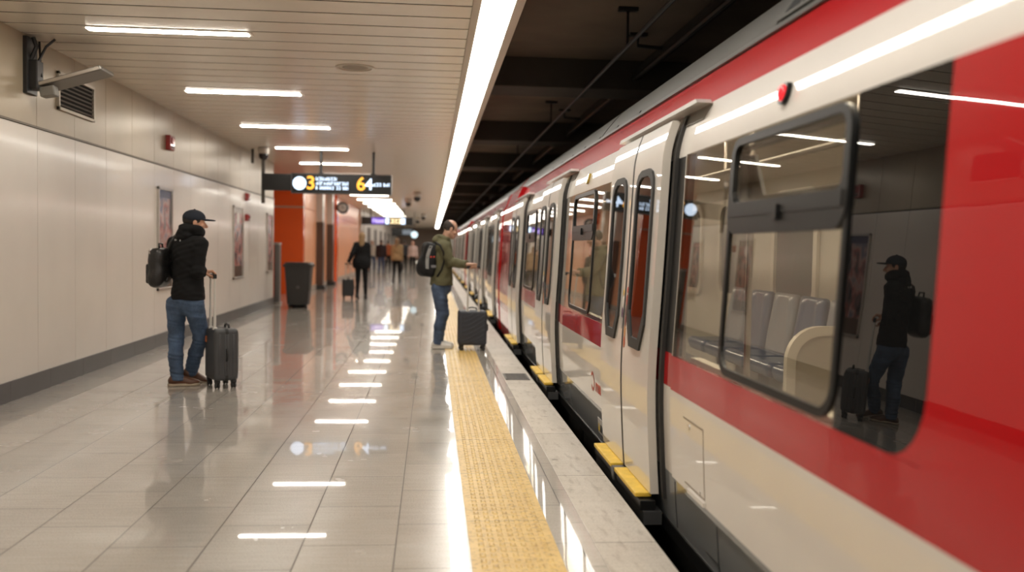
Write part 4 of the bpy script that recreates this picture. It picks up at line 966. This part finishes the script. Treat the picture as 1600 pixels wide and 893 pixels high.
def trousers_sdf(J, fat=.0, hem=.05, folds=.004, taper=0.0):
    s = J['s']; bf, br = dirs(J['a']); Rb = np.stack([br, bf, UP], 1); b = S()
    b.u(f_ell(J['pelvis']-UP*.015*s, np.array([.154+fat, .114+fat, .13])*s, Rb), 0)
    b.u(f_cap(J['pelvis']+UP*.0, J['pelvis']+UP*.10*s, .13*s), .05)
    for i in (0, 1):
        hip, kn, an = J['hip'][i], J['kn'][i], J['an'][i]; d = N(an-kn)
        back = N(bf); b.u(f_cap(hip-bf*.03*s, kn, (.094+fat)*s, (.068+fat)*s), .035)
        c1 = f_cap(kn, kn+(an-kn)*.45-bf*.012, (.067+fat)*s, (.066+fat-taper)*s); c2 = f_cap(kn+(an-kn)*.45-bf*.012, an+d*.05, (.066+fat-taper)*s, (.056+fat-taper)*s); pl = f_plane(an+d*hem, d)
        b.u((lambda c1, pl: lambda P: np.maximum(c1(P), pl(P)))(c1, pl), .03); b.u((lambda c2, pl: lambda P: np.maximum(c2(P), pl(P)))(c2, pl), .02)
    if folds: b.fold(folds, 30, int(abs(J['pelvis'][1]*1000)) % 9999, 2.2)
    return b
def shoe(J, i, parent, m_up, m_sole, h, high=.0):
    s = J['s']; t, side, fu, g = foot_pts(J, i); R = np.stack([side, t, fu], 1)
    up = S().u(f_cap(g-t*.045*s+fu*.05*s, g+t*.10*s+fu*.040*s, .040*s, .036*s), 0).u(f_ell(g+t*.135*s+fu*.030*s, np.array([.047, .075, .036])*s, R), .03).u(f_cap(g-t*.025*s+fu*.05*s, g-t*.012*s+fu*(.10+high)*s, .044*s, .046*s), .03)
    up.u(f_cap(g+t*.0*s+fu*.085*s, g+t*.07*s+fu*.062*s, .030*s, .028*s), .02).i(f_plane(g+fu*.016*s, -fu)).i(f_plane(g+fu*(.115+high)*s-t*.01, fu))
    lo, hi = bbox([g-t*.12*s, g+t*.24*s, g+fu*.16*s, g-fu*.02], .07)
    o = sobj('shoe', up, lo, hi, h, m_up, parent)
    so = S().u(f_cap(g-t*.045*s+fu*.01*s, g+t*.05*s+fu*.01*s, .046*s, .043*s), 0).u(f_cap(g+t*.05*s+fu*.01*s, g+t*.165*s+fu*.01*s, .043*s, .049*s), .02).i(f_plane(g+fu*.026*s, fu)).i(f_plane(g+fu*.0, -fu))
    sobj('sole', so, lo, hi, h*.9, m_sole, o)
    return o
M_skin = mat('skin', (.50, .29, .20), .5, var=.08, vscale=25); M_skin2 = mat('skin_warm', (.52, .28, .18), .48, var=.08, vscale=25)
def cloth(name, col, rough=.85, var=.15, bs=350, bump=.25): return mat(name, col, rough, var=var, vscale=9, bump=bump, bscale=bs, spec=.25)
def jeans_mat(name, col):
    t = NT(name, .85); g = t.n('NewGeometry'); tc = t.n('TexCoord')
    n = t.noise(tc.outputs['Object'], 5, 4); c = t.ramp(n, [(.3, tuple(v*.62 for v in col)), (.52, col), (.72, tuple(v*1.75 for v in col))])
    mp = t.n('Mapping'); mp.inputs['Scale'].default_value = (1, 1, .25); t.l(tc.outputs['Object'], mp.inputs[0])
    w = t.ramp(t.noise(mp.outputs[0], 260, 2), [(.35, (.78, .78, .8)), (.65, (1.12, 1.12, 1.1))]); c = t.mix(1.0, c, w, 'MULTIPLY'); t.l(c, t.b.inputs['Base Color'])
    bp = t.n('Bump'); bp.inputs['Strength'].default_value = .5; bp.inputs['Distance'].default_value = .02; t.l(t.noise(mp.outputs[0], 22, 3), bp.inputs['Height']); t.l(bp.outputs[0], t.b.inputs['Normal'])
    return t.m
def rib_ring(sd, pts, r, k=.02):
    for a, b in zip(pts, pts[1:]): sd.u(f_cap(a, b, r), k)
    return sd
def wp(px, py, y): return at(px, py, 1, y)

# ---- luggage
def suitcase(x, y, rz, w, d, hgt, label, m_shell, m_dark, handle, ribs='vertical', group='wheeled suitcases on the platform', bars=.17, detail=True):
    """x, y centre on the floor; local +x width, local -y the side with the pull bars; rz turns it"""
    t = thing('suitcase', (x, y, 0), label, 'suitcase', group); Rz = Matrix.Rotation(rz, 3, 'Z'); c0 = Vector((x, y, 0))
    def W(b):
        for v in b.verts: v.co = c0+Rz @ v.co
        return b
    z0 = .075
    b = BM(); box(b, -w/2, w/2, -d/2, d/2, z0, z0+hgt, 0, bev=.035, seg=4)
    shell = obj('shell', W(b), m_shell, t, smooth=False)
    b = BM()
    if ribs == 'vertical':
        for k in range(5):
            xx = -w/2+.05+(w-.1)*k/4
            box(b, xx-.012, xx+.012, d/2-.002, d/2+.006, z0+.05, z0+hgt-.05, bev=.004, seg=2)
        for k in range(2):
            yy = -d/2+.05+(.055)*k
            box(b, w/2-.002, w/2+.005, yy-.012, yy+.012, z0+.05, z0+hgt-.05, bev=.003); box(b, w/2-.002, w/2+.005, d/2-.05-.055*k-.012, d/2-.05-.055*k+.012, z0+.05, z0+hgt-.05, bev=.003)
    else:
        for k in range(9):
            pts = []
            for q in range(9):
                u = q/8; xx = -w/2+.03+(w-.06)*u; zz = z0+.03+k*.062-.09+.16*u**1.6
                if z0+.03 < zz < z0+hgt-.03: pts.append((xx, -d/2-.001, zz))
            if len(pts) > 2: tube(b, pts, .007, 6)
    obj('shell_ribs', W(b), m_shell, shell, smooth=True)
    b = BM()
    box(b, -w/2-.003, w/2+.003, -.016, .016, z0-.003, z0+hgt+.003, bev=.03, seg=3); obj('zip_band', W(b), m_dark, t)
    b = BM(); tube(b, [(-.07, .05, z0+hgt-.01), (-.06, .05, z0+hgt+.025), (0, .05, z0+hgt+.035), (.06, .05, z0+hgt+.025), (.07, .05, z0+hgt-.01)], .010, 8); obj('carry_handle', W(b), m_dark, t, smooth=True)
    b = BM(); tube(b, [(w/2-.005, 0, z0+hgt*.62), (w/2+.02, 0, z0+hgt*.58), (w/2+.02, 0, z0+hgt*.42), (w/2-.005, 0, z0+hgt*.38)], .009, 8); obj('side_handle', W(b), m_dark, t, smooth=True)
    for sx in (-bars/2, bars/2):
        b = BM(); tube(b, [(sx, -d/2+.03, z0+hgt-.12), (sx, -d/2+.03, handle-.32)], .0135, 10); tube(b, [(sx, -d/2+.03, handle-.34), (sx, -d/2+.03, handle)], .0105, 10); box(b, sx-.02, sx+.02, -d/2+.01, -d/2+.05, z0+hgt-.03, z0+hgt+.012, bev=.004); obj('pull_bar', W(b), mat('pull_bar_aluminium', (.66, .64, .60), .35, metal=.35), t, smooth=False)
    b = BM(); tube(b, [(-bars/2-.014, -d/2+.03, handle), (bars/2+.014, -d/2+.03, handle)], .0135, 12); box(b, -bars/2-.014, -bars/2+.014, -d/2+.015, -d/2+.045, handle-.03, handle+.012, bev=.005); box(b, bars/2-.014, bars/2+.014, -d/2+.015, -d/2+.045, handle-.03, handle+.012, bev=.005); obj('grip', W(b), m_dark, t)
    for sx in (-1, 1):
        for sy in (-1, 1):
            cx_, cy_ = sx*(w/2-.045), sy*(d/2-.04)
            b = BM(); box(b, cx_-.028, cx_+.028, cy_-.026, cy_+.026, .05, z0+.02, bev=.01); wh = obj('wheel_mount', W(b), m_dark, t)
            b = BM()
            for q in (-.013, .013): lathe(b, [(.006, cy_+q-.008), (.026, cy_+q-.008), (.0275, cy_+q), (.026, cy_+q+.008), (.006, cy_+q+.008)], cx_, 0, 18, axis='y', cz=.0275)
            obj('wheel', W(b), mat('caster_rubber', (.015, .015, .015), .5), wh)
    G = c0+Rz @ Vector((0, -d/2+.03, handle)); A = Rz @ Vector((1, 0, 0))
    return t, np.array(G), np.array(A), (c0, Rz)
M_case1 = mat('case_charcoal', (.055, .056, .06), .42, bump=.2, bscale=240, var=.08); M_case2 = mat('case_slate_blue', (.032, .036, .048), .45, bump=.2, bscale=240); M_cblk = mat('case_black', (.014, .014, .015), .45)

# ---- the man in black at left
Y0 = 9.25
case1, G1, A1, fr1 = suitcase(*[float(v) for v in at(346.0, 603, 2, 0)[:2]], math.radians(-62), .36, .235, .50, 'charcoal hard-shell suitcase held by the person in the black jacket, pull bars out', M_case1, M_cblk, 1.085, bars=.15)
b = BM(); c0, Rz = fr1
box(b, -.15, -.09, -.1175-.004, -.1175+.004, .43, .49)
for v in b.verts: v.co = c0+Rz @ v.co
obj('orange_tag', b, mat('tag_orange', (.50, .15, .05), .5), case1)
a1 = math.radians(48); J = dict(s=1.0, a=a1, head_a=math.radians(72), head_p=.06)
bf, br = dirs(a1)
J['pelvis'] = wp(294, 468, Y0); J['chest'] = wp(294, 402, Y0)+bf*.0; J['neck'] = wp(296, 368, Y0)+bf*.03; J['head'] = wp(304.5, 347.5, Y0+.03)
J['sh'] = [wp(274, 381, Y0+.09), wp(312, 381, Y0-.11)]
J['el'] = [wp(268, 424, Y0+.15), wp(309, 424, Y0-.14)]; J['wr'] = [wp(288, 425, Y0+.24), np.array(G1)+np.array([-.085, -.012, .028])]
J['hip'] = [wp(280, 474, Y0+.05), wp(308, 476, Y0-.04)]; J['kn'] = [wp(275.5, 530, Y0+.06), wp(314, 527, Y0+.12)]
J['an'] = [wp(277, 589, Y0-.0), wp(299.5, 579.5, Y0+.20)]; J['toe'] = [N((1, .25, 0)), N((.93, .42, -.34))]
t_, s_, fu_, g_ = foot_pts(J, 0); J['an'][0][2] -= g_[2]-.001
h1 = .0065
body = body_sdf(J, (None, (G1, A1))); lo, hi = bbox(allj(J), .2)
man1 = sobj('person', body, lo, hi, .0055, M_skin2, None, loc=(J['pelvis'][0], J['pelvis'][1], 0))
tag(man1, 'person in black hooded jacket, dark cap and blue jeans walking with a charcoal suitcase', 'person', 'people on the platform')
jk = jacket_sdf(J, J['pelvis'][2]-.0, fat=.0, folds=.005, sleeve=.062)
M_jk = cloth('black_fleece', (.0085, .0085, .009), .9)
jo = sobj('jacket', jk, lo, hi, h1, M_jk, man1)
hd = S(); nk = J['neck']; ring = []
for k in range(9):
    an = -2.35+k*(4.7/8); ring.append(nk+UP*(.035-.035*math.cos(an)*-.6)+(-bf*math.cos(an)*.072+br*math.sin(an)*.085)+UP*.012)
rib_ring(hd, ring, .046, .03); hd.u(f_ell(nk-bf*.095-UP*.005, (.10, .055, .075), np.stack([br, bf, UP], 1)), .04).fold(.006, 40, 5)
sobj('hood', hd, *bbox(ring, .16), h1, M_jk, jo)
b = BM()
ctr = J['chest']+UP*.075
for q, (dx, w_) in enumerate(((-.055, .05), (.02, .02))):
    c_ = wp(280+q*7, 374.5+q, Y0-.02)
dirb = -bf
# small pale maker's mark on the back yoke, seated on the cloth
def on_surface(sd, p, d, n=60):
    d = N(d); T = V3(p)[None]+d[None]*np.linspace(-.4, .4, 401)[:, None]; v = sd(T); k = np.nonzero(v < .001)[0]
    return T[k[0]] if len(k) else T[int(np.argmin(v))]-d*.0
view = lambda px, py: N(CAM @ np.array([px-CX, -(py-CY), -F]))
for q, (px_, py_, w_) in enumerate(((275.5, 375, .030), (282.0, 376, .013))):
    p = on_surface(jk, wp(px_, py_, Y0), view(px_, py_)); b = BM(); r_ = Vector(br)
    for n_ in range(3 if q == 0 else 1): box(b, p[0]-w_/2+n_*w_/3, p[0]-w_/2+n_*w_/3+.007, p[1]-.006, p[1]+.004, p[2]-.006, p[2]+(.012 if n_ == 0 else .006))
    obj('back_mark', b, mat('mark_pale', (.5, .5, .5), .5), jo)
tr = trousers_sdf(J, fat=.004, hem=.035, folds=.005); M_j1 = jeans_mat('blue_denim', (.060, .098, .170))
lo2, hi2 = bbox([J['pelvis']+UP*.1, *J['kn'], *J['an']], .22)
sobj('jeans', tr, lo2, hi2, h1, M_j1, man1)
for i in (0, 1): shoe(J, i, man1, mat('brown_leather', (.10, .037, .016), .45, var=.2), mat('sole_tan', (.42, .34, .25), .6), .0055)
r, f, u = head_frame(J); Rh = np.stack([r, f, u], 1); Hh = lambda x, y, z: hl(J, x, y, z)
hair = S().u(f_ell(Hh(0, -.016, .030), (.079, .101, .093), Rh), 0).i(f_plane(Hh(0, .045, 0), f)).i(f_plane(Hh(0, 0, -.052), -u)).sub(f_ell(Hh(0, .07, -.04), (.085, .085, .06), Rh), .0)
sobj('hair', hair, *bbox([J['head']], .17), .005, mat('dark_hair', (.012, .009, .007), .7), man1)
bd = S().u(f_ell(Hh(0, .026, -.060), (.066, .074, .066), Rh), 0).u(f_cap(Hh(-.012, .074, -.1), Hh(.012, .074, -.1), .026), .02).i(f_plane(Hh(0, .0, -.045), u+f*.25)).sub(f_ell(Hh(0, .1, -.058), (.022, .03, .012), Rh))
sobj('beard', bd, *bbox([J['head']], .17), .005, mat('dark_beard', (.03, .018, .012), .8), man1)
cp = S().u(f_ell(Hh(0, -.010, .045), (.086, .108, .080), Rh), 0).i(f_plane(Hh(0, -.01, .022), -u+f*.10)).u(f_ell(Hh(0, -.01, .126), (.010, .010, .007), Rh), .004)
M_cap = cloth('cap_navy', (.018, .022, .032), .8)
co = sobj('cap', cp, *bbox([J['head']], .18), .005, M_cap, man1)
brm = S().u(f_ell(Hh(0, .105, .036), (.074, .085, .011), Rh), 0).sub(f_ell(Hh(0, -.012, .03), (.080, .100, .3), Rh)).sub(f_ell(Hh(0, .10, -.045), (.2, .22, .077), Rh))
sobj('brim', S().u(f_ell(Hh(0, .110, .034), (.074, .085, .010), Rh), 0).sub(f_ell(Hh(0, -.02, .03), (.072, .098, .3), Rh)), *bbox([J['head']], .26), .004, M_cap, co)
# his backpack
pk = thing('backpack', wp(250, 452, Y0), 'black leather backpack slung behind the person in the black jacket', 'backpack', 'backpacks worn by travellers')
pc = wp(249.5, 415, Y0+.02); pd = N(-bf*.62-br*.75+UP*0); pr_ = N(np.cross(UP, pd)); Rp = np.stack([pr_, pd, N(UP*1+pd*.10)], 1); Lp = lambda x, y, z: pc+Rp @ np.array([x, y, z])
M_pk = mat('pack_leather', (.016, .015, .015), .38, var=.2, bump=.3, bscale=80)
pb = S().u(f_rbox(Lp(0, 0, -.015), (.135, .078, .19), .07, Rp), 0).u(f_ell(Lp(0, .03, -.10), (.12, .075, .10), Rp), .05).fold(.004, 30, 3)
po = sobj('pack_body', pb, *bbox([pc], .32), .0065, M_pk, pk)
fp = S().u(f_rbox(Lp(0, .085, -.075), (.10, .022, .095), .02, Rp), 0); sobj('front_pocket', fp, *bbox([pc], .3), .0065, M_pk, pk)
b = BM(); tube(b, [Lp(-.04, -.03, .165), Lp(-.035, -.03, .215), Lp(.035, -.03, .215), Lp(.04, -.03, .165)], .009, 8); obj('top_handle', b, M_pk, pk, smooth=True)
b = BM(); tube(b, [Lp(-.13, .0, .05), Lp(-.115, .04, .14), Lp(.0, .06, .172), Lp(.115, .04, .14), Lp(.13, .0, .05)], .005, 6); obj('zip', b, M_sst, pk, smooth=True)
b = BM(); q = Lp(.06, .06, .15); box(b, q[0]-.004, q[0]+.006, q[1]-.018, q[1]-.008, q[2]-.045, q[2]); obj('zip_pull', b, M_sst, pk)
sp = [on_surface(jk, wp(px_, py_, Y0), view(px_, py_))-view(px_, py_)*.004 for px_, py_ in ((263, 425), (261.5, 408), (262.5, 392), (266, 380), (271, 371.5), (276, 366))]
b = BM(); tube(b, [Lp(.03, -.07, -.15)]+sp, .013, 8); obj('strap', b, M_pk, pk, smooth=True)

# ---- the man in the olive jacket at the platform edge
Y1 = 12.85
case2, G2, A2, fr2 = suitcase(*[float(v) for v in at(737, 546.5, 2, 0)[:2]], math.radians(4), .385, .24, .47, 'dark slate suitcase with slanting ribs held by the olive-jacketed person', M_case2, M_cblk, 1.14, ribs='slant', bars=.15)
a2 = math.radians(84); J = dict(s=1.0, a=a2, head_a=math.radians(80), head_p=.35); bf, br = dirs(a2)
J['pelvis'] = wp(690, 446, Y1); J['chest'] = wp(690.5, 396, Y1); J['neck'] = wp(693, 376.5, Y1); J['head'] = wp(704, 357.5, Y1)
J['sh'] = [wp(694, 386, Y1+.19), wp(693, 386, Y1-.18)]
J['el'] = [wp(688, 411, Y1+.22), wp(705, 409.5, Y1-.19)]; J['wr'] = [wp(689, 437, Y1+.20), np.array(G2)+np.array([-.085, .005, .026])]
J['hip'] = [wp(691, 450, Y1+.085), wp(688, 450, Y1-.085)]; J['kn'] = [wp(693.5, 489, Y1+.10), wp(690, 490, Y1-.09)]; J['an'] = [wp(686, 530, Y1+.12), wp(683.5, 533, Y1-.10)]
J['toe'] = [N((1, .2, 0)), N((1, -.06, 0))]
for i in (0, 1):
    t_, s_, fu_, g_ = foot_pts(J, i); J['an'][i][2] -= g_[2]-(.005 if 1 else 0)
body = body_sdf(J, (None, (G2, A2))); lo, hi = bbox(allj(J), .2)
man2 = sobj('person', body, lo, hi, .0055, M_skin, None, loc=(J['pelvis'][0], J['pelvis'][1], 0.004))
tag(man2, 'balding person in olive green jacket and jeans standing at the platform edge facing the train', 'person', 'people on the platform')
M_ol = cloth('olive_jacket_cloth', (.115, .107, .058), .8)
jk2 = jacket_sdf(J, J['pelvis'][2]+.01, fat=.012, folds=.006, sleeve=.066); jo = sobj('jacket', jk2, lo, hi, h1, M_ol, man2)
hd = S(); nk = J['neck']; ring = []
for k in range(9):
    an = -2.3+k*(4.6/8); ring.append(nk+UP*(.03+.018*math.cos(an))+(-bf*math.cos(an)*.075+br*math.sin(an)*.082))
rib_ring(hd, ring, .038, .03); hd.u(f_ell(nk-bf*.10+UP*.0, (.10, .055, .07), np.stack([br, bf, UP], 1)), .04).fold(.006, 40, 8)
sobj('hood', hd, *bbox(ring, .16), h1, M_ol, jo)
tr = trousers_sdf(J, fat=.002, hem=.03, folds=.005); lo2, hi2 = bbox([J['pelvis']+UP*.1, *J['kn'], *J['an']], .22)
sobj('jeans', tr, lo2, hi2, h1, jeans_mat('dark_blue_denim', (.062, .095, .165)), man2)
for i in (0, 1):
    shoe(J, i, man2, mat('white_trainer', (.62, .59, .55), .5, var=.06), mat('white_sole', (.66, .62, .56), .5), .0055)
    cf = S(); an = J['an'][i]
    sobj('sock', S().u(f_cap(an-UP*.01, an+UP*.08, .043), 0), an-.1, an+.16, .006, mat('navy_sock', (.015, .017, .025), .9), man2)
r, f, u = head_frame(J); Rh = np.stack([r, f, u], 1)
hair = S().u(f_ell(Hh(0, -.016, .030), (.0795, .1015, .0935), Rh), 0).i(f_plane(Hh(0, .032, 0), f)).i(f_plane(Hh(0, 0, -.058), -u-f*.3)).i(f_plane(Hh(0, 0, .062), u+f*.55)).sub(f_ell(Hh(0, .065, -.05), (.09, .075, .062), Rh)).sub(f_ell(Hh(.08, -.004, -.01), (.012, .02, .03), Rh))
hair.fold(.003, 90, 4); sobj('hair', hair, *bbox([J['head']], .17), .0045, mat('short_dark_hair', (.035, .024, .018), .75), man2)
# his backpack
pk = thing('backpack', wp(668, 433, Y1), 'black backpack with a grey stripe on the olive-jacketed person', 'backpack', 'backpacks worn by travellers')
pc = wp(668.5, 405, Y1-.03); pd = N(-bf+br*.12); pr_ = N(np.cross(UP, pd)); Rp = np.stack([pr_, pd, N(UP-pd*.16)], 1); Rp[:, 1] = np.cross(Rp[:, 0], Rp[:, 2])*-1; Rp[:, 1] *= np.sign(Rp[:, 1]@pd)
M_pb = cloth('pack_black_nylon', (.011, .011, .012), .6); M_pg = cloth('pack_grey_nylon', (.27, .27, .265), .7)
pb = S().u(f_rbox(Lp(0, -.01, -.0), (.155, .105, .235), .07, Rp), 0).u(f_ell(Lp(0, .055, -.10), (.135, .085, .13), Rp), .05).fold(.004, 30, 6)
sobj('pack_body', pb, *bbox([pc], .36), .0065, M_pb, pk)
side = -pr_ if (-pr_)[1] < 0 else pr_
ss = 1 if pr_[1] < 0 else -1
for nm, pts, w_, m_ in (('grey_panel', ((.02, .19), (.035, .13), (.045, .05), (.04, -.03), (.022, -.13)), .022, M_pg),):
    b = BM(); prev = None
    rows = []
    for (yy, zz) in pts:
        for q in (-w_, w_):
            p = Lp(ss*.3, yy+q-.0, zz); p = p.copy(); dn = -ss*pr_
            for _ in range(80):
                v = float(pb(p[None])[0])
                if v < .002: break
                p = p+dn*max(v*.7, .001)
            rows.append(p)
    V_ = [b.verts.new(p+(ss*pr_)*.003) for p in rows]; V2 = [b.verts.new(p-(ss*pr_)*.01) for p in rows]
    for k in range(0, len(V_)-2, 2): b.faces.new((V_[k], V_[k+1], V_[k+3], V_[k+2])); b.faces.new((V2[k], V2[k+2], V2[k+3], V2[k+1])); b.faces.new((V_[k], V_[k+2], V2[k+2], V2[k])); b.faces.new((V_[k+1], V2[k+1], V2[k+3], V_[k+3]))
    bmesh.ops.recalc_face_normals(b, faces=b.faces); obj(nm, b, m_, pk)
def patch(nm, px_, py_, w_, h_, m_):
    p = on_surface(pb, wp(px_, py_, Y1), view(px_, py_)); b = BM(); box(b, p[0]-w_/2, p[0]+w_/2, p[1]-.008, p[1]+.006, p[2]-h_/2, p[2]+h_/2, bev=.003); return obj(nm, b, m_, pk)
patch('red_mark', 673.5, 401, .022, .022, mat('mark_red', (.55, .05, .03), .5)); patch('red_mark', 678, 401, .022, .022, mat('mark_red', (.55, .05, .03), .5)); patch('grey_label', 676.5, 416, .09, .035, mat('label_grey', (.16, .16, .17), .5)); patch('white_tag', 652, 409.5, .05, .045, mat('tag_white', (.6, .6, .58), .5))
sp = [on_surface(jk2, wp(px_, py_, Y1), view(px_, py_))-view(px_, py_)*.004 for px_, py_ in ((683, 432), (690, 421), (694, 408), (693, 394), (688, 383), (680, 378))]
b = BM(); tube(b, sp, .013, 8); obj('strap', b, M_pb, pk, smooth=True)

# ---- people farther along the platform
def passer(px, py_feet, h, a, look, label, stride=.22, swing=.12, res=.013, grip=None, hem=None, long_hair=False, fat=.01, skirt=0.0, slim=1.0):
    g = at(px, py_feet, 2, 0); J = pose(float(g[0]), float(g[1]), a, h, stride, swing); s = J['s']
    bfl, brl = dirs(a)
    if slim != 1.0:
        for key in ('sh', 'el', 'wr'):
            for i in (0, 1):
                d_ = (J[key][i]-J['pelvis'])@brl; J[key][i] = J[key][i]-brl*d_*(1-slim)
    if grip is not None:
        J['wr'][grip[0]] = np.array(grip[1])+UP*.02-bfl*0; J['el'][grip[0]] = (J['sh'][grip[0]]+J['wr'][grip[0]])/2-bfl*.05
    for i in (0, 1):
        t_, s_, fu_, g_ = foot_pts(J, i); low = min((g_-t_*.09*s)[2], (g_+t_*.21*s)[2]); J['an'][i][2] -= min(low-.002, 0) if low < .002 else (low-.002 if i == 1 else 0)
    lo, hi = bbox(allj(J), .22); lo[2] = -.02
    o = sobj('person', body_sdf(J), lo, hi, res*.75, M_skin, None, loc=(float(g[0]), float(g[1]), 0)); tag(o, label, 'person', 'people on the platform')
    sobj('coat', jacket_sdf(J, hem if hem else J['pelvis'][2]-.05, fat=fat, folds=.006, flare=skirt, sleeve=.062), lo, hi, res, look['coat'], o)
    sobj('trousers', trousers_sdf(J, fat=look.get('legfat', -.008), hem=.04, folds=.004, taper=look.get('taper', .008)), lo, hi, res, look['legs'], o)
    for i in (0, 1): shoe(J, i, o, look['shoe'], look.get('sole', look['shoe']), res*.7)
    r, f, u = head_frame(J); Rh = np.stack([r, f, u], 1); hh = S().u(f_ell(hl(J, 0, -.02, .032), np.array([.084, .104, .097])*s, Rh), 0)
    if long_hair: hh.u(f_cap(hl(J, 0, -.06, -.02), hl(J, 0, -.085, -.20), .075*s, .085*s), .04)
    hh.i(f_plane(hl(J, 0, .045, 0), f)).i(f_plane(hl(J, 0, 0, -.24 if long_hair else -.06), -u)); hh.fold(.004, 60, 3)
    sobj('hair', hh, *bbox([J['head'], J['head']-UP*.25], .2), res*.7, look['hair'], o)
    if look.get('bag'):
        i, mm = look['bag']; wr = J['wr'][i]; bg = S().u(f_rbox(wr-UP*.22, (.06, .15, .13), .04), 0).u(f_cap(wr-UP*.02-bfl*.05, wr-UP*.12-bfl*.08, .012), .01).u(f_cap(wr-UP*.02+bfl*.05, wr-UP*.12+bfl*.08, .012), .01)
        ho = sobj('handbag', bg, wr-.4, wr+.3, res, mm, None); tag(ho, look['baglabel'], 'bag')
    return J, o
K_blk = cloth('coat_black', (.009, .009, .010), .85); K_leg = cloth('leggings_black', (.008, .008, .009), .8); K_sh = mat('shoe_black', (.012, .012, .012), .5)
K_tan = cloth('coat_tan', (.26, .17, .085), .85); K_nav = jeans_mat('passer_denim', (.035, .055, .12)); K_dkr = cloth('jacket_dark_red', (.022, .014, .016), .85); K_pink = cloth('jacket_pale_pink', (.52, .38, .34), .85)
hb, hbr, hdk = mat('hair_blond', (.30, .19, .09), .6), mat('hair_brown', (.16, .09, .04), .6), mat('hair_dark', (.02, .014, .01), .6)
gc = at(543.5, 466.5, 2, 0)
casew, Gw, Aw, _ = suitcase(float(gc[0]), float(gc[1]), math.radians(8), .30, .20, .44, 'small black suitcase pulled by the blond person in the black coat', M_cblk, M_cblk, .92, bars=.13)
passer(564.5, 466.5, 1.74, 0.02, dict(coat=K_blk, legs=K_leg, shoe=K_sh, hair=hb), 'blond person seen from behind in a black coat with a small suitcase', stride=.16, swing=.02, res=.011, hem=.80, fat=.008, skirt=.06, grip=(0, Gw), long_hair=True, slim=.84)
passer(595, 430.5, 1.68, .05, dict(coat=K_dkr, legs=K_nav, shoe=K_sh, hair=hdk), 'person in dark jacket and blue jeans beyond the blond person in black', stride=.2)
passer(619.5, 443, 1.70, .1, dict(coat=K_tan, legs=K_leg, shoe=K_sh, hair=hbr, bag=(1, cloth('bag_black', (.02, .02, .02), .6)), baglabel='black handbag carried by the person in the tan coat'), 'person with brown hair in a tan coat and black leggings walking away', stride=.24, long_hair=True, fat=.008, skirt=.04, slim=.86)
passer(644.5, 425.5, 1.66, 3.1, dict(coat=K_pink, legs=K_leg, shoe=K_sh, hair=mat('hair_reddish', (.25, .06, .04), .6)), 'person in a pale pink jacket far along the platform beside the olive-jacketed person', stride=.15)
passer(631, 424, 1.72, .0, dict(coat=cloth('coat_charcoal', (.03, .03, .033), .85), legs=K_leg, shoe=K_sh, hair=hdk), 'person in charcoal coat between the tan coat and the pink jacket', stride=.2)
passer(606, 423, 1.70, .0, dict(coat=cloth('coat_rust', (.30, .08, .03), .85), legs=K_leg, shoe=K_sh, hair=hdk), 'far person in a rust coat left of the tan-coated walker', stride=.2)
passer(581, 425, 1.66, 3.0, dict(coat=cloth('coat_cream', (.45, .38, .32), .85), legs=K_nav, shoe=K_sh, hair=hbr), 'far person in a cream top, partly behind the blond person in black', stride=.15)
# ------------------------------------------------------------------ camera, world and view
cam = bpy.data.cameras.new('camera'); co_ = bpy.data.objects.new('camera', cam); C.objects.link(co_)
Mx = Matrix([list(map(float, CAM[i])) for i in range(3)]); co_.matrix_world = Matrix.Translation((0, 0, CAMH)) @ Mx.to_4x4()
cam.sensor_width = 36; cam.lens = F/1600*36; cam.clip_start = .05; cam.clip_end = 300
cam.dof.use_dof = True; cam.dof.focus_distance = 6.6; cam.dof.aperture_fstop = 1.2
sc = bpy.context.scene; sc.camera = co_
w = bpy.data.worlds.new('world'); sc.world = w; w.use_nodes = True; w.node_tree.nodes['Background'].inputs[0].default_value = (0, 0, 0, 1)
sc.view_settings.view_transform = 'Standard'; sc.view_settings.look = 'None'; sc.view_settings.gamma = 1; sc.view_settings.use_curve_mapping = False
sc.view_settings.exposure = 0.24
try:
    sc.cycles.use_denoising = True; sc.cycles.max_bounces = 10; sc.cycles.diffuse_bounces = 5; sc.cycles.glossy_bounces = 5; sc.cycles.transparent_max_bounces = 16; sc.cycles.sample_clamp_indirect = 4
    sc.cycles.caustics_reflective = False; sc.cycles.blur_glossy = .5
except Exception: pass
